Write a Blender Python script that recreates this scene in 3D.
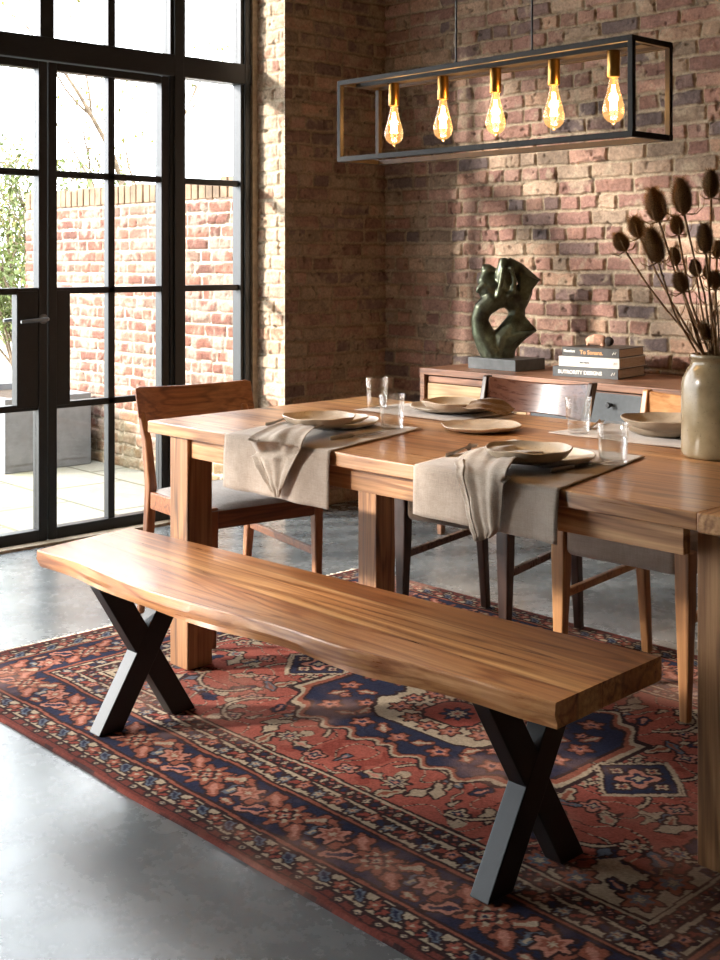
import bpy, bmesh, math, random
import numpy as np
from mathutils import Vector, Matrix

S = bpy.context.scene
for o in list(bpy.data.objects): bpy.data.objects.remove(o)
C = S.collection
R = math.radians

# ------------------------------------------------------------------ camera
CAM_H = 1.26; FPX = 1237.0; CX = 360.0; HY = 262.0
YAW = math.atan2(1160.0, FPX)
FW = (-math.cos(YAW), math.sin(YAW)); RT = (math.sin(YAW), math.cos(YAW))
cam_d = bpy.data.cameras.new('camera'); cam = bpy.data.objects.new('camera', cam_d); C.objects.link(cam)
cam.location = (0, 0, CAM_H)
cam.rotation_euler = (R(90), 0, math.atan2(-FW[0], FW[1]))
cam_d.sensor_fit = 'AUTO'; cam_d.sensor_width = 36.0
cam_d.lens = FPX / 960.0 * 36.0
cam_d.shift_y = -(480.0 - HY) / 960.0
cam_d.clip_start = 0.05; cam_d.clip_end = 200
S.camera = cam

# ------------------------------------------------------------------ sky, sun, exposure
W = bpy.data.worlds.new('sky'); S.world = W; W.use_nodes = True
bg = W.node_tree.nodes['Background']
bg.inputs['Color'].default_value = (0.90, 0.955, 1.0, 1); bg.inputs['Strength'].default_value = 8.5
sun_d = bpy.data.lights.new('sun', 'SUN'); sun = bpy.data.objects.new('sun', sun_d); C.objects.link(sun)
SUN_DIR = Vector((0.60, 0.80, -0.36)).normalized()
sun.rotation_euler = SUN_DIR.to_track_quat('-Z', 'Y').to_euler()
sun_d.energy = 7.6; sun_d.angle = R(4.5); sun_d.color = (1.0, 0.93, 0.85)
S.view_settings.view_transform = 'Standard'; S.view_settings.look = 'None'
S.view_settings.exposure = 0.50; S.view_settings.gamma = 1.0
S.view_settings.use_curve_mapping = False

def P(px, py, z):                       # ray of the camera met with the level z
    d = FPX * (CAM_H - z) / (py - HY); l = (px - CX) / FPX * d
    return Vector((d * FW[0] + l * RT[0], d * FW[1] + l * RT[1], z))
def onY(px, py, Y):                     # ... with the vertical plane y = Y
    kx = FW[0] + (px - CX) / FPX * RT[0]; ky = FW[1] + (px - CX) / FPX * RT[1]
    d = Y / ky
    return Vector((d * kx, Y, CAM_H - (py - HY) * d / FPX))
def atD(px, py, d):                     # ... with the depth d
    l = (px - CX) / FPX * d
    return Vector((d * FW[0] + l * RT[0], d * FW[1] + l * RT[1], CAM_H - (py - HY) * d / FPX))

# ------------------------------------------------------------------ helpers
def tag(o, label=None, cat=None, group=None, kind=None):
    if label: o['label'] = label
    if cat: o['category'] = cat
    if group: o['group'] = group
    if kind: o['kind'] = kind
    return o
def thing(name, label=None, cat=None, loc=(0, 0, 0), rz=0, group=None, kind=None):
    o = bpy.data.objects.new(name, None); C.objects.link(o)
    o.location = loc; o.rotation_euler = (0, 0, rz); o.empty_display_size = 0.1
    return tag(o, label, cat, group, kind)

class MB:
    def __init__(s): s.v = []; s.f = []
    def add(s, vs, fs, M=None):
        b = len(s.v)
        for p in vs:
            p = Vector(p)
            s.v.append(tuple(M @ p) if M is not None else tuple(p))
        for q in fs: s.f.append(tuple(b + i for i in q))
    def box(s, x0, x1, y0, y1, z0, z1, M=None):
        vs = [(x0, y0, z0), (x1, y0, z0), (x1, y1, z0), (x0, y1, z0), (x0, y0, z1), (x1, y0, z1), (x1, y1, z1), (x0, y1, z1)]
        s.add(vs, [(0, 3, 2, 1), (4, 5, 6, 7), (0, 1, 5, 4), (1, 2, 6, 5), (2, 3, 7, 6), (3, 0, 4, 7)], M)
        return s
    def hexa(s, lo, hi):                # two quads, lower and upper
        s.add(list(lo) + list(hi), [(0, 3, 2, 1), (4, 5, 6, 7), (0, 1, 5, 4), (1, 2, 6, 5), (2, 3, 7, 6), (3, 0, 4, 7)])
        return s
    def tube(s, path, rad, seg=10, flat=1.0, cap=True):
        pts = [Vector(p) for p in path]; n = len(pts)
        if not hasattr(rad, '__len__'): rad = [rad] * n
        T0 = (pts[1] - pts[0]).normalized()
        up = Vector((0, 0, 1)) if abs(T0.z) < 0.9 else Vector((1, 0, 0))
        N = (up - T0 * up.dot(T0)).normalized(); b = len(s.v)
        for i in range(n):
            T = (pts[min(i + 1, n - 1)] - pts[max(i - 1, 0)]).normalized()
            N = (N - T * N.dot(T)).normalized(); B = T.cross(N)
            for k in range(seg):
                a = 2 * math.pi * k / seg
                s.v.append(tuple(pts[i] + N * (math.cos(a) * rad[i]) + B * (math.sin(a) * rad[i] * flat)))
        for i in range(n - 1):
            for k in range(seg):
                k2 = (k + 1) % seg
                s.f.append((b + i * seg + k, b + i * seg + k2, b + (i + 1) * seg + k2, b + (i + 1) * seg + k))
        if cap:
            s.f.append(tuple(b + k for k in reversed(range(seg))))
            s.f.append(tuple(b + (n - 1) * seg + k for k in range(seg)))
        return s
    def bar(s, a, b, w, d, side=(0, 1, 0)):      # rectangular bar from a to b
        a = Vector(a); b = Vector(b); T = (b - a).normalized(); sd = Vector(side)
        sd = (sd - T * sd.dot(T)).normalized(); o = T.cross(sd)
        q = lambda p: [p + sd * (i * w / 2) + o * (j * d / 2) for i, j in ((-1, -1), (1, -1), (1, 1), (-1, 1))]
        return s.hexa(q(a), q(b))
    def lathe(s, prof, seg=48, c=(0, 0, 0), wob=None):
        b = len(s.v); n = len(prof)
        for i, (r, z) in enumerate(prof):
            for k in range(seg):
                a = 2 * math.pi * k / seg; dr, dz = wob(a, r, z) if wob else (0, 0)
                s.v.append((c[0] + (r + dr) * math.cos(a), c[1] + (r + dr) * math.sin(a), c[2] + z + dz))
        for i in range(n - 1):
            for k in range(seg):
                k2 = (k + 1) % seg
                s.f.append((b + i * seg + k, b + i * seg + k2, b + (i + 1) * seg + k2, b + (i + 1) * seg + k))
        if prof[0][0] > 1e-5: s.f.append(tuple(b + k for k in reversed(range(seg))))
        if prof[-1][0] > 1e-5: s.f.append(tuple(b + (n - 1) * seg + k for k in range(seg)))
        return s
    def grid(s, fn, nu, nv):
        b = len(s.v)
        for j in range(nv + 1):
            for i in range(nu + 1): s.v.append(tuple(fn(i / nu, j / nv)))
        for j in range(nv):
            for i in range(nu):
                a = b + j * (nu + 1) + i
                s.f.append((a, a + 1, a + nu + 2, a + nu + 1))
        return s
    def build(s, name, m, parent=None, bevel=0, segs=2, smooth=True, angle=35, solid=0, sub=0, loc=None):
        me = bpy.data.meshes.new(name); me.from_pydata(s.v, [], s.f); me.update()
        bm = bmesh.new(); bm.from_mesh(me)
        bmesh.ops.remove_doubles(bm, verts=bm.verts, dist=1e-6)
        bmesh.ops.recalc_face_normals(bm, faces=bm.faces)
        bm.to_mesh(me); bm.free()
        o = bpy.data.objects.new(name, me); C.objects.link(o)
        if m: me.materials.append(m)
        if smooth:
            me.polygons.foreach_set('use_smooth', [True] * len(me.polygons))
            if angle: me.set_sharp_from_angle(angle=R(angle))
        if solid:
            md = o.modifiers.new('solid', 'SOLIDIFY'); md.thickness = abs(solid); md.offset = 1 if solid > 0 else -1
        if bevel:
            md = o.modifiers.new('bevel', 'BEVEL'); md.width = bevel; md.segments = segs; md.limit_method = 'ANGLE'; md.angle_limit = R(30)
            md.harden_normals = True
        if sub:
            md = o.modifiers.new('sub', 'SUBSURF'); md.levels = sub; md.render_levels = sub
        if parent: o.parent = parent
        if loc is not None: o.location = loc
        return o
def box(name, m, x0, x1, y0, y1, z0, z1, parent=None, bevel=0, segs=2):
    return MB().box(x0, x1, y0, y1, z0, z1).build(name, m, parent, bevel, segs)

def s2l(c):
    f = lambda u: u / 12.92 if u <= 0.04045 else ((u + 0.055) / 1.055) ** 2.4
    return tuple(f(x / 255.0) for x in c) + (1.0,)

# ------------------------------------------------------------------ materials
class NT:
    def __init__(s, name):
        s.m = bpy.data.materials.new(name); s.m.use_nodes = True
        s.t = s.m.node_tree; s.b = s.t.nodes['Principled BSDF']; s.out = s.t.nodes['Material Output']
    def n(s, typ, **kw):
        nd = s.t.nodes.new(typ)
        for k, v in kw.items():
            if k.startswith('i_'):
                key = k[2:]
                key = int(key) if key.isdigit() else key.replace('_', ' ')
                if isinstance(v, bpy.types.NodeSocket): s.t.links.new(v, nd.inputs[key])
                else: nd.inputs[key].default_value = v
            else: setattr(nd, k, v)
        return nd
    def l(s, a, b): s.t.links.new(a, b)
    def math(s, op, a, b=None, c=None):
        nd = s.t.nodes.new('ShaderNodeMath'); nd.operation = op
        for i, v in enumerate((a, b, c)):
            if v is None: continue
            if isinstance(v, bpy.types.NodeSocket): s.l(v, nd.inputs[i])
            else: nd.inputs[i].default_value = v
        return nd.outputs[0]
    def ramp(s, fac, stops, interp='LINEAR'):
        nd = s.t.nodes.new('ShaderNodeValToRGB'); nd.color_ramp.interpolation = interp
        e = nd.color_ramp.elements
        while len(e) < len(stops): e.new(0.5)
        for i, (p, c) in enumerate(stops):
            e[i].position = p; e[i].color = c if len(c) == 4 else tuple(c) + (1,)
        s.l(fac, nd.inputs[0]); return nd.outputs[0]
    def mix(s, a, b, fac, mode='MIX'):
        nd = s.t.nodes.new('ShaderNodeMix'); nd.data_type = 'RGBA'; nd.blend_type = mode
        for key, v in ((0, fac), (6, a), (7, b)):
            if isinstance(v, bpy.types.NodeSocket): s.l(v, nd.inputs[key])
            else: nd.inputs[key].default_value = v
        return nd.outputs[2]
    def noise(s, vec, scale, detail=4, rough=0.5, dist=0.0):
        nd = s.n('ShaderNodeTexNoise', i_Scale=scale, i_Detail=detail, i_Roughness=rough, i_Distortion=dist)
        if vec is not None: s.l(vec, nd.inputs['Vector'])
        return nd.outputs[0]
    def coord(s, which='Object', scale=(1, 1, 1), rot=(0, 0, 0)):
        tc = s.n('ShaderNodeTexCoord'); mp = s.n('ShaderNodeMapping')
        s.l(tc.outputs[which], mp.inputs[0]); mp.inputs['Scale'].default_value = scale; mp.inputs['Rotation'].default_value = rot
        return mp.outputs[0]
    def bump(s, h, strength=0.3, dist=0.01):
        nd = s.n('ShaderNodeBump', i_Strength=strength, i_Distance=dist); s.l(h, nd.inputs['Height'])
        s.l(nd.outputs[0], s.b.inputs['Normal'])
    def set(s, color=None, rough=None, metal=None, **kw):
        for k, v in (('Base Color', color), ('Roughness', rough), ('Metallic', metal)):
            if v is None: continue
            if isinstance(v, bpy.types.NodeSocket): s.l(v, s.b.inputs[k])
            else: s.b.inputs[k].default_value = v
        for k, v in kw.items(): s.b.inputs[k.replace('_', ' ')].default_value = v
        return s.m

def wood(name, cols, axis=0, plank=None, paxis=1, poff=0.0, rough=0.4, bands=None, ring=26.0, seam=True, vary=0.35, xs=1.0, knots=0.0, coat=0.0):
    t = NT(name)
    sc = [11.0 * xs] * 3; sc[axis] = 0.9 * xs
    tc = t.n('ShaderNodeTexCoord'); oi = t.n('ShaderNodeObjectInfo')
    vec = tc.outputs['Object']
    sep = t.n('ShaderNodeSeparateXYZ'); t.l(vec, sep.inputs[0])
    rnd = None
    if plank:
        q = t.math('DIVIDE', t.math('SUBTRACT', sep.outputs[paxis], poff), plank)
        fl = t.math('FLOOR', q)
        wn = t.n('ShaderNodeTexWhiteNoise', noise_dimensions='1D'); t.l(fl, wn.inputs['W']); rnd = wn.outputs['Value']
        off = t.n('ShaderNodeCombineXYZ'); 
        for i in range(3): t.l(t.math('MULTIPLY', rnd, 37.0), off.inputs[i])
        add = t.n('ShaderNodeVectorMath', operation='ADD'); t.l(vec, add.inputs[0]); t.l(off.outputs[0], add.inputs[1]); vec = add.outputs[0]
    else:
        off = t.n('ShaderNodeCombineXYZ')
        for i in range(3): t.l(t.math('MULTIPLY', oi.outputs['Random'], 23.0), off.inputs[i])
        add = t.n('ShaderNodeVectorMath', operation='ADD'); t.l(vec, add.inputs[0]); t.l(off.outputs[0], add.inputs[1]); vec = add.outputs[0]
    mp = t.n('ShaderNodeMapping'); t.l(vec, mp.inputs[0]); mp.inputs['Scale'].default_value = sc
    n1 = t.noise(mp.outputs[0], 0.55, 3, 0.5, 0.6)
    rg = t.math('ADD', t.math('MULTIPLY', t.math('SINE', t.math('MULTIPLY', n1, ring * 2.2)), 0.5), 0.5)
    mp2 = t.n('ShaderNodeMapping'); t.l(vec, mp2.inputs[0]); s2 = [75.0] * 3; s2[axis] = 2.2; mp2.inputs['Scale'].default_value = s2
    n2 = t.noise(mp2.outputs[0], 1.0, 5, 0.65)
    n3 = t.noise(mp.outputs[0], 0.32, 2, 0.5, 0.3)
    ln = t.math('POWER', rg, 5.0)
    f = t.math('ADD', t.math('MULTIPLY', ln, -0.19), t.math('ADD', t.math('MULTIPLY', n2, 0.62), t.math('MULTIPLY', n3, 0.46)))
    f = t.math('ADD', f, t.math('MULTIPLY', rg, 0.06))
    f = t.math('ADD', t.math('MULTIPLY', t.math('SUBTRACT', f, 0.50), 1.55), 0.52)
    col = t.ramp(f, [(0.14, s2l(cols[0])), (0.42, s2l(cols[1])), (0.62, s2l(cols[2])), (0.85, s2l(cols[3]))])
    if rnd is not None:
        hs = t.n('ShaderNodeHueSaturation'); t.l(col, hs.inputs['Color'])
        t.l(t.math('ADD', t.math('MULTIPLY', rnd, vary), 1.0 - vary * 0.55), hs.inputs['Value'])
        t.l(t.math('ADD', t.math('MULTIPLY', rnd, 0.012), 0.494), hs.inputs['Hue'])
        col = hs.outputs[0]
        if seam:
            fr = t.math('FRACT', q); e = t.math('MINIMUM', fr, t.math('SUBTRACT', 1.0, fr))
            k = t.math('MULTIPLY', e, plank / 0.0012); k = t.math('MINIMUM', k, 1.0)
            col = t.mix(t.mix(col, (0.25, 0.18, 0.12, 1), 1.0, 'MULTIPLY'), col, k)
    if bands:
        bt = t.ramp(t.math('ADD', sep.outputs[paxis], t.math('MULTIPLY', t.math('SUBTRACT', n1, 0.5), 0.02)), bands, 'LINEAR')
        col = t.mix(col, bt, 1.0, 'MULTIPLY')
    if knots:
        mk = t.n('ShaderNodeMapping'); t.l(vec, mk.inputs[0]); s3 = [knots * 2.2] * 3; s3[axis] = knots; mk.inputs['Scale'].default_value = s3
        vo = t.n('ShaderNodeTexVoronoi', i_Scale=1.0); t.l(mk.outputs[0], vo.inputs['Vector'])
        kd = t.math('ADD', vo.outputs['Distance'], t.math('MULTIPLY', n2, 0.06))
        km = t.ramp(kd, [(0.075, (1, 1, 1)), (0.15, (0, 0, 0))])
        col = t.mix(col, s2l(tuple(c * 0.55 for c in cols[0])), km)
    t.bump(t.math('ADD', t.math('MULTIPLY', n2, 0.7), t.math('MULTIPLY', rg, 0.15)), 0.18, 0.004)
    t.b.inputs['Coat Weight'].default_value = coat; t.b.inputs['Coat Roughness'].default_value = 0.22
    return t.set(col, t.math('ADD', t.math('MULTIPLY', n2, 0.22), rough - 0.1))

def metal_mat(name, c, rough, metal=1.0, nz=0.1):
    t = NT(name); n = t.noise(t.coord(), 40, 4)
    return t.set(t.mix(s2l(c), s2l(tuple(x * 0.8 for x in c)), n), t.math('ADD', t.math('MULTIPLY', n, nz), rough), metal)
def plain(name, c, rough=0.6, scale=30, amt=0.15, bump=0.0, spec=None):
    t = NT(name); n = t.noise(t.coord(), scale, 5, 0.6)
    d = s2l(tuple(x * (1 - amt) for x in c)); l = s2l(tuple(min(255, x * (1 + amt * 0.6)) for x in c))
    if bump: t.bump(n, bump, 0.01)
    t.set(t.ramp(n, [(0.3, d), (0.7, l)]), rough)
    if spec is not None: t.b.inputs['Specular IOR Level'].default_value = spec
    return t.m
def fabric(name, c1, c2, scale=520, bump=0.35, rough=0.95, mott=9):
    t = NT(name); k = scale / 520.0; h = None
    for i in range(3):
        sc = [420 * k] * 3; sc[i] = 28 * k
        nz = t.noise(t.coord('Object', tuple(sc)), 1.0, 3, 0.6); h = nz if h is None else t.math('ADD', h, nz)
    h = t.math('MULTIPLY', h, 0.3333)
    n = t.noise(t.coord(), mott, 5, 0.65)
    f = t.math('ADD', t.math('MULTIPLY', n, 0.45), t.math('MULTIPLY', h, 0.6))
    t.bump(h, bump, 0.003)
    t.set(t.ramp(f, [(0.38, s2l(c1)), (0.66, s2l(c2))]), rough)
    t.b.inputs['Sheen Weight'].default_value = 0.2; t.b.inputs['Specular IOR Level'].default_value = 0.15
    return t.m
def attr_mat(name, rough=0.9, bump=0.25, scale=90, spec=0.3, vary=0.3):
    t = NT(name); a = t.n('ShaderNodeAttribute', attribute_name='Col'); v = t.coord()
    n = t.noise(v, scale, 6, 0.65); n2 = t.noise(v, scale * 3.5, 3, 0.6)
    g = t.ramp(n, [(0.25, (1 - vary,) * 3), (0.75, (1 + vary * 0.5,) * 3)])
    t.bump(t.math('ADD', n, t.math('MULTIPLY', n2, 0.5)), bump, 0.006)
    t.set(t.mix(a.outputs['Color'], g, 1.0, 'MULTIPLY'), rough); t.b.inputs['Specular IOR Level'].default_value = spec
    return t.m
def pane_mat(name, tint=(1, 1, 1, 1), refl=1.0):
    t = NT(name); tr = t.n('ShaderNodeBsdfTransparent', i_Color=tint); gl = t.n('ShaderNodeBsdfGlossy', i_Roughness=0.02)
    lw = t.n('ShaderNodeLayerWeight', i_Blend=0.5); mx = t.n('ShaderNodeMixShader')
    fr = t.math('ADD', t.math('MULTIPLY', t.math('POWER', lw.outputs['Facing'], 5.0), 0.9), 0.035)
    t.l(t.math('MULTIPLY', fr, refl), mx.inputs[0]); t.l(tr.outputs[0], mx.inputs[1]); t.l(gl.outputs[0], mx.inputs[2])
    t.l(mx.outputs[0], t.out.inputs[0]); t.t.nodes.remove(t.b); return t.m
def emit_mat(name, c, s):
    t = NT(name); e = t.n('ShaderNodeEmission', i_Strength=s); e.inputs[0].default_value = c
    t.l(e.outputs[0], t.out.inputs[0]); t.t.nodes.remove(t.b); return t.m

M = {}
TW = [(82, 52, 31), (146, 100, 62), (184, 134, 88), (216, 172, 124)]
M['table_top'] = wood('table wood boards', TW, 0, 0.125, 1, 0.0, 0.30, vary=0.38, knots=1.3, coat=0.35)
M['table_x'] = wood('table wood along', TW, 0, rough=0.45, knots=1.8)
M['table_y'] = wood('table wood across', TW, 1, rough=0.42, knots=1.8)
M['table_z'] = wood('table wood upright', [(72, 48, 31), (128, 88, 56), (160, 114, 74), (190, 144, 98)], 2, rough=0.5, knots=2.4)
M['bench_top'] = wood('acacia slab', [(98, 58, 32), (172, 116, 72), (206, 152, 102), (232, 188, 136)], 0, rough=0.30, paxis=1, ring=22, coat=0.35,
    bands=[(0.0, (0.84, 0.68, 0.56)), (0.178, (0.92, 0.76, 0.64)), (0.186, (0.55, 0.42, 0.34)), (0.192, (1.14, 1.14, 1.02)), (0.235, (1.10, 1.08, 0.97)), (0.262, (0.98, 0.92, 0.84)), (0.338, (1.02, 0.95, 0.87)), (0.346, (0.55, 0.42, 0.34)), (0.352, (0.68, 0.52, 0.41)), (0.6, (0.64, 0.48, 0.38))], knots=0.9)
M['oak'] = wood('oiled oak', [(110, 70, 40), (158, 108, 66), (182, 130, 82), (205, 155, 105)], 2, rough=0.42)
M['oak_x'] = wood('oiled oak panel', [(130, 84, 48), (172, 118, 72), (194, 140, 90), (210, 160, 110)], 0, rough=0.42)
M['teak'] = wood('teak', [(84, 50, 28), (126, 78, 47), (152, 100, 62), (174, 124, 82)], 2, rough=0.4)
M['teak_x'] = wood('teak panel', [(78, 44, 25), (118, 70, 42), (144, 90, 54), (166, 112, 70)], 0, rough=0.38)
M['walnut'] = wood('dark walnut', [(24, 16, 13), (44, 28, 22), (58, 38, 29), (78, 52, 38)], 2, rough=0.38)
M['walnut_x'] = wood('dark walnut panel', [(40, 22, 16), (78, 44, 30), (100, 60, 42), (120, 78, 56)], 0, rough=0.28)
M['side_x'] = wood('sideboard walnut', [(78, 48, 32), (122, 82, 58), (146, 102, 74), (168, 122, 92)], 0, rough=0.42)
M['side_light'] = wood('sideboard pale front', [(128, 98, 64), (160, 128, 88), (176, 146, 104), (190, 162, 122)], 0, rough=0.5)
M['charcoal'] = plain('charcoal paint', (62, 66, 68), 0.45, 60, 0.12)
M['black'] = plain('black powder coat', (22, 23, 25), 0.42, 300, 0.15, 0.03)
M['frame'] = plain('black window steel', (24, 26, 28), 0.4, 60, 0.15)
M['pend'] = plain('bronzed black steel', (44, 37, 32), 0.55, 60, 0.2)
M['pend'].node_tree.nodes['Principled BSDF'].inputs['Metallic'].default_value = 0.1
M['pend'].node_tree.nodes['Principled BSDF'].inputs['Specular IOR Level'].default_value = 0.25
M['brass'] = metal_mat('brushed brass', (200, 152, 82), 0.26)
M['steel'] = metal_mat('brushed steel', (170, 165, 155), 0.3)
M['handle'] = metal_mat('dull steel handle', (140, 142, 144), 0.3)
M['linen'] = fabric('oatmeal linen', (132, 118, 106), (176, 162, 148))
M['linen2'] = fabric('washed linen napkin', (128, 115, 102), (182, 168, 153), mott=14)
M['linen_dark'] = fabric('tan linen napkin', (92, 72, 52), (140, 114, 86), mott=14)
M['grey'] = fabric('grey tweed', (112, 107, 104), (158, 152, 147), 400)
M['taupe'] = fabric('taupe tweed', (132, 117, 104), (176, 159, 144), 400)
M['brown'] = fabric('brown weave', (52, 42, 35), (110, 92, 76), 300)
M['stone'] = None
M['pane'] = pane_mat('window glass')
def bulb_mat():
    t = NT('glowing amber bulb glass'); tr = t.n('ShaderNodeBsdfTransparent', i_Color=(1.0, 0.88, 0.66, 1)); gl = t.n('ShaderNodeBsdfGlossy', i_Roughness=0.03)
    lw = t.n('ShaderNodeLayerWeight', i_Blend=0.5); em = t.n('ShaderNodeEmission', i_Strength=0.32); em.inputs[0].default_value = (1.0, .50, .16, 1)
    mx = t.n('ShaderNodeMixShader'); t.l(t.math('ADD', t.math('MULTIPLY', t.math('POWER', lw.outputs['Facing'], 4.0), 0.6), 0.05), mx.inputs[0])
    t.l(tr.outputs[0], mx.inputs[1]); t.l(gl.outputs[0], mx.inputs[2]); ad = t.n('ShaderNodeAddShader'); t.l(mx.outputs[0], ad.inputs[0]); t.l(em.outputs[0], ad.inputs[1])
    t.l(ad.outputs[0], t.out.inputs[0]); t.t.nodes.remove(t.b); return t.m
M['bulb_glass'] = bulb_mat()
M['filament'] = emit_mat('glowing filament', (1.0, 0.56, 0.20, 1), 70.0)

def ceramic(name, c1, c2, rim, h0, h1, rough=0.35):
    t = NT(name); v = t.coord(); n = t.noise(v, 14, 6, 0.6); sp = t.noise(v, 300, 2, 0.5)
    col = t.ramp(n, [(0.3, s2l(c1)), (0.7, s2l(c2))])
    col = t.mix(col, s2l(tuple(x * 0.55 for x in c1)), t.ramp(sp, [(0.66, (0, 0, 0)), (0.74, (1, 1, 1))]))
    t.bump(n, 0.12, 0.005)
    return t.set(col, rough)
M['plate'] = ceramic('speckled stoneware', (168, 151, 131), (202, 186, 166), None, 0, 0, 0.38)
M['plate_dark'] = ceramic('grey brown stoneware', (134, 120, 102), (170, 155, 136), None, 0, 0, 0.38)
M['plate_pale'] = ceramic('pale stoneware', (192, 180, 163), (216, 206, 192), None, 0, 0, 0.34)
M['vase'] = ceramic('olive grey salt glaze', (122, 106, 79), (146, 130, 101), None, 0, 0, 0.22)
def glass_mat(body=0.07):
    t = NT('clear tumbler glass')
    t.set((0.98, 0.99, 0.985, 1), 0.01); t.b.inputs['IOR'].default_value = 1.3; t.b.inputs['Transmission Weight'].default_value = 1.0
    tr = t.n('ShaderNodeBsdfTransparent', i_Color=(0.97, 0.98, 0.98, 1)); mx = t.n('ShaderNodeMixShader', i_0=body)
    t.l(tr.outputs[0], mx.inputs[1]); t.l(t.b.outputs[0], mx.inputs[2])
    gl = t.n('ShaderNodeBsdfGlossy', i_Roughness=0.02); lw = t.n('ShaderNodeLayerWeight', i_Blend=0.5); m2 = t.n('ShaderNodeMixShader')
    t.l(t.math('ADD', t.math('MULTIPLY', t.math('POWER', lw.outputs['Facing'], 3.0), 0.62), 0.025), m2.inputs[0]); t.l(mx.outputs[0], m2.inputs[1]); t.l(gl.outputs[0], m2.inputs[2])
    t.l(m2.outputs[0], t.out.inputs[0]); return t.m
M['glass'] = glass_mat()
def bronze_mat():
    t = NT('patinated bronze'); v = t.coord(); n = t.noise(v, 14, 6, 0.6); n2 = t.noise(v, 70, 4)
    t.bump(t.math('ADD', n2, n), 0.25, 0.006)
    return t.set(t.ramp(n, [(0.35, s2l((46, 45, 36))), (0.55, s2l((84, 88, 70))), (0.72, s2l((120, 132, 108)))]), 0.36, 0.65)
M['bronze'] = bronze_mat()
M['slate'] = plain('dark slate', (72, 74, 74), 0.5, 25, 0.2, 0.05)
def concrete():
    t = NT('polished concrete'); v = t.coord(); n = t.noise(v, 1.1, 8, 0.62, 0.4); n2 = t.noise(v, 9, 8, 0.7); n3 = t.noise(v, 160, 3)
    f = t.math('ADD', t.math('MULTIPLY', n, 0.6), t.math('ADD', t.math('MULTIPLY', n2, 0.3), t.math('MULTIPLY', n3, 0.1)))
    col = t.ramp(f, [(0.3, s2l((88, 92, 93))), (0.5, s2l((103, 107, 108))), (0.7, s2l((118, 121, 120)))])
    mp = t.coord('Object', (1.4, 1.4, 1.4), (0, 0, 0.6))
    vo = t.n('ShaderNodeTexVoronoi', feature='DISTANCE_TO_EDGE', i_Scale=1.0); 
    dv = t.n('ShaderNodeVectorMath', operation='ADD'); t.l(mp, dv.inputs[0])
    nn = t.n('ShaderNodeTexNoise', i_Scale=2.0, i_Detail=6.0); t.l(v, nn.inputs['Vector']); t.l(nn.outputs['Color'], dv.inputs[1]); t.l(dv.outputs[0], vo.inputs['Vector'])
    cr = t.ramp(vo.outputs['Distance'], [(0.0, (0.93, 0.93, 0.93)), (0.003, (1, 1, 1))])
    col = t.mix(col, cr, 1.0, 'MULTIPLY')
    t.bump(n, 0.03, 0.02)
    return t.set(col, t.math('ADD', t.math('MULTIPLY', n2, 0.24), 0.15), 0.0, Specular_IOR_Level=0.8)
M['concrete'] = concrete()
M['plaster'] = plain('dark grey plaster', (92, 84, 76), 0.9, 4, 0.1, 0.05)
M['ceiling'] = plain('pale plank ceiling', (158, 148, 136), 0.9, 4, 0.15)
M['trim'] = plain('pale sill', (172, 154, 130), 0.7, 30, 0.15)
M['brick'] = attr_mat('old brick', 0.92, 0.65, 75, vary=0.45)
M['rug'] = attr_mat('wool rug', 0.98, 0.5, 420, 0.05, 0.22)

# ------------------------------------------------------------------ numpy patterns
def vnoise(u, v, seed):
    rs = np.random.RandomState(seed); G = rs.rand(256, 256)
    ui = np.floor(u).astype(int); vi = np.floor(v).astype(int); fu = u - ui; fv = v - vi
    fu = fu * fu * (3 - 2 * fu); fv = fv * fv * (3 - 2 * fv)
    g = lambda a, b: G[a % 256, b % 256]
    return (g(ui, vi) * (1 - fu) + g(ui + 1, vi) * fu) * (1 - fv) + (g(ui, vi + 1) * (1 - fu) + g(ui + 1, vi + 1) * fu) * fv
def fbm(u, v, s, seed, oc=4):
    r = 0; a = 0.5; t = 0
    for k in range(oc):
        r = r + a * vnoise(u * s + 17.3 * k, v * s + 5.1 * k, seed + k); t += a; a *= 0.55; s *= 2.03
    return r / t
def lin(cs):
    c = np.array(cs, float) / 255.0
    return np.where(c <= 0.04045, c / 12.92, ((c + 0.055) / 1.055) ** 2.4)
def sm(x, a, b):
    t = np.clip((x - a) / (b - a), 0, 1); return t * t * (3 - 2 * t)

def grid_mesh(name, pos, col, m, parent=None):
    nv, nu = pos.shape[:2]
    me = bpy.data.meshes.new(name)
    idx = np.arange(nu * nv).reshape(nv, nu)
    q = np.stack([idx[:-1, :-1], idx[:-1, 1:], idx[1:, 1:], idx[1:, :-1]], -1).reshape(-1, 4)
    me.vertices.add(nu * nv); me.vertices.foreach_set('co', pos.reshape(-1).astype(np.float32))
    me.loops.add(q.size); me.loops.foreach_set('vertex_index', q.reshape(-1).astype(np.int32))
    me.polygons.add(len(q)); me.polygons.foreach_set('loop_start', np.arange(0, q.size, 4, dtype=np.int32))
    me.polygons.foreach_set('loop_total', np.full(len(q), 4, dtype=np.int32))
    me.polygons.foreach_set('use_smooth', np.ones(len(q), dtype=bool))
    me.update(calc_edges=True)
    ca = me.color_attributes.new('Col', 'FLOAT_COLOR', 'POINT')
    rgba = np.ones((nu * nv, 4), np.float32); rgba[:, :3] = col.reshape(-1, 3); ca.data.foreach_set('color', rgba.reshape(-1))
    me.materials.append(m); me.validate()
    o = bpy.data.objects.new(name, me); C.objects.link(o)
    if parent: o.parent = parent
    return o

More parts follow.
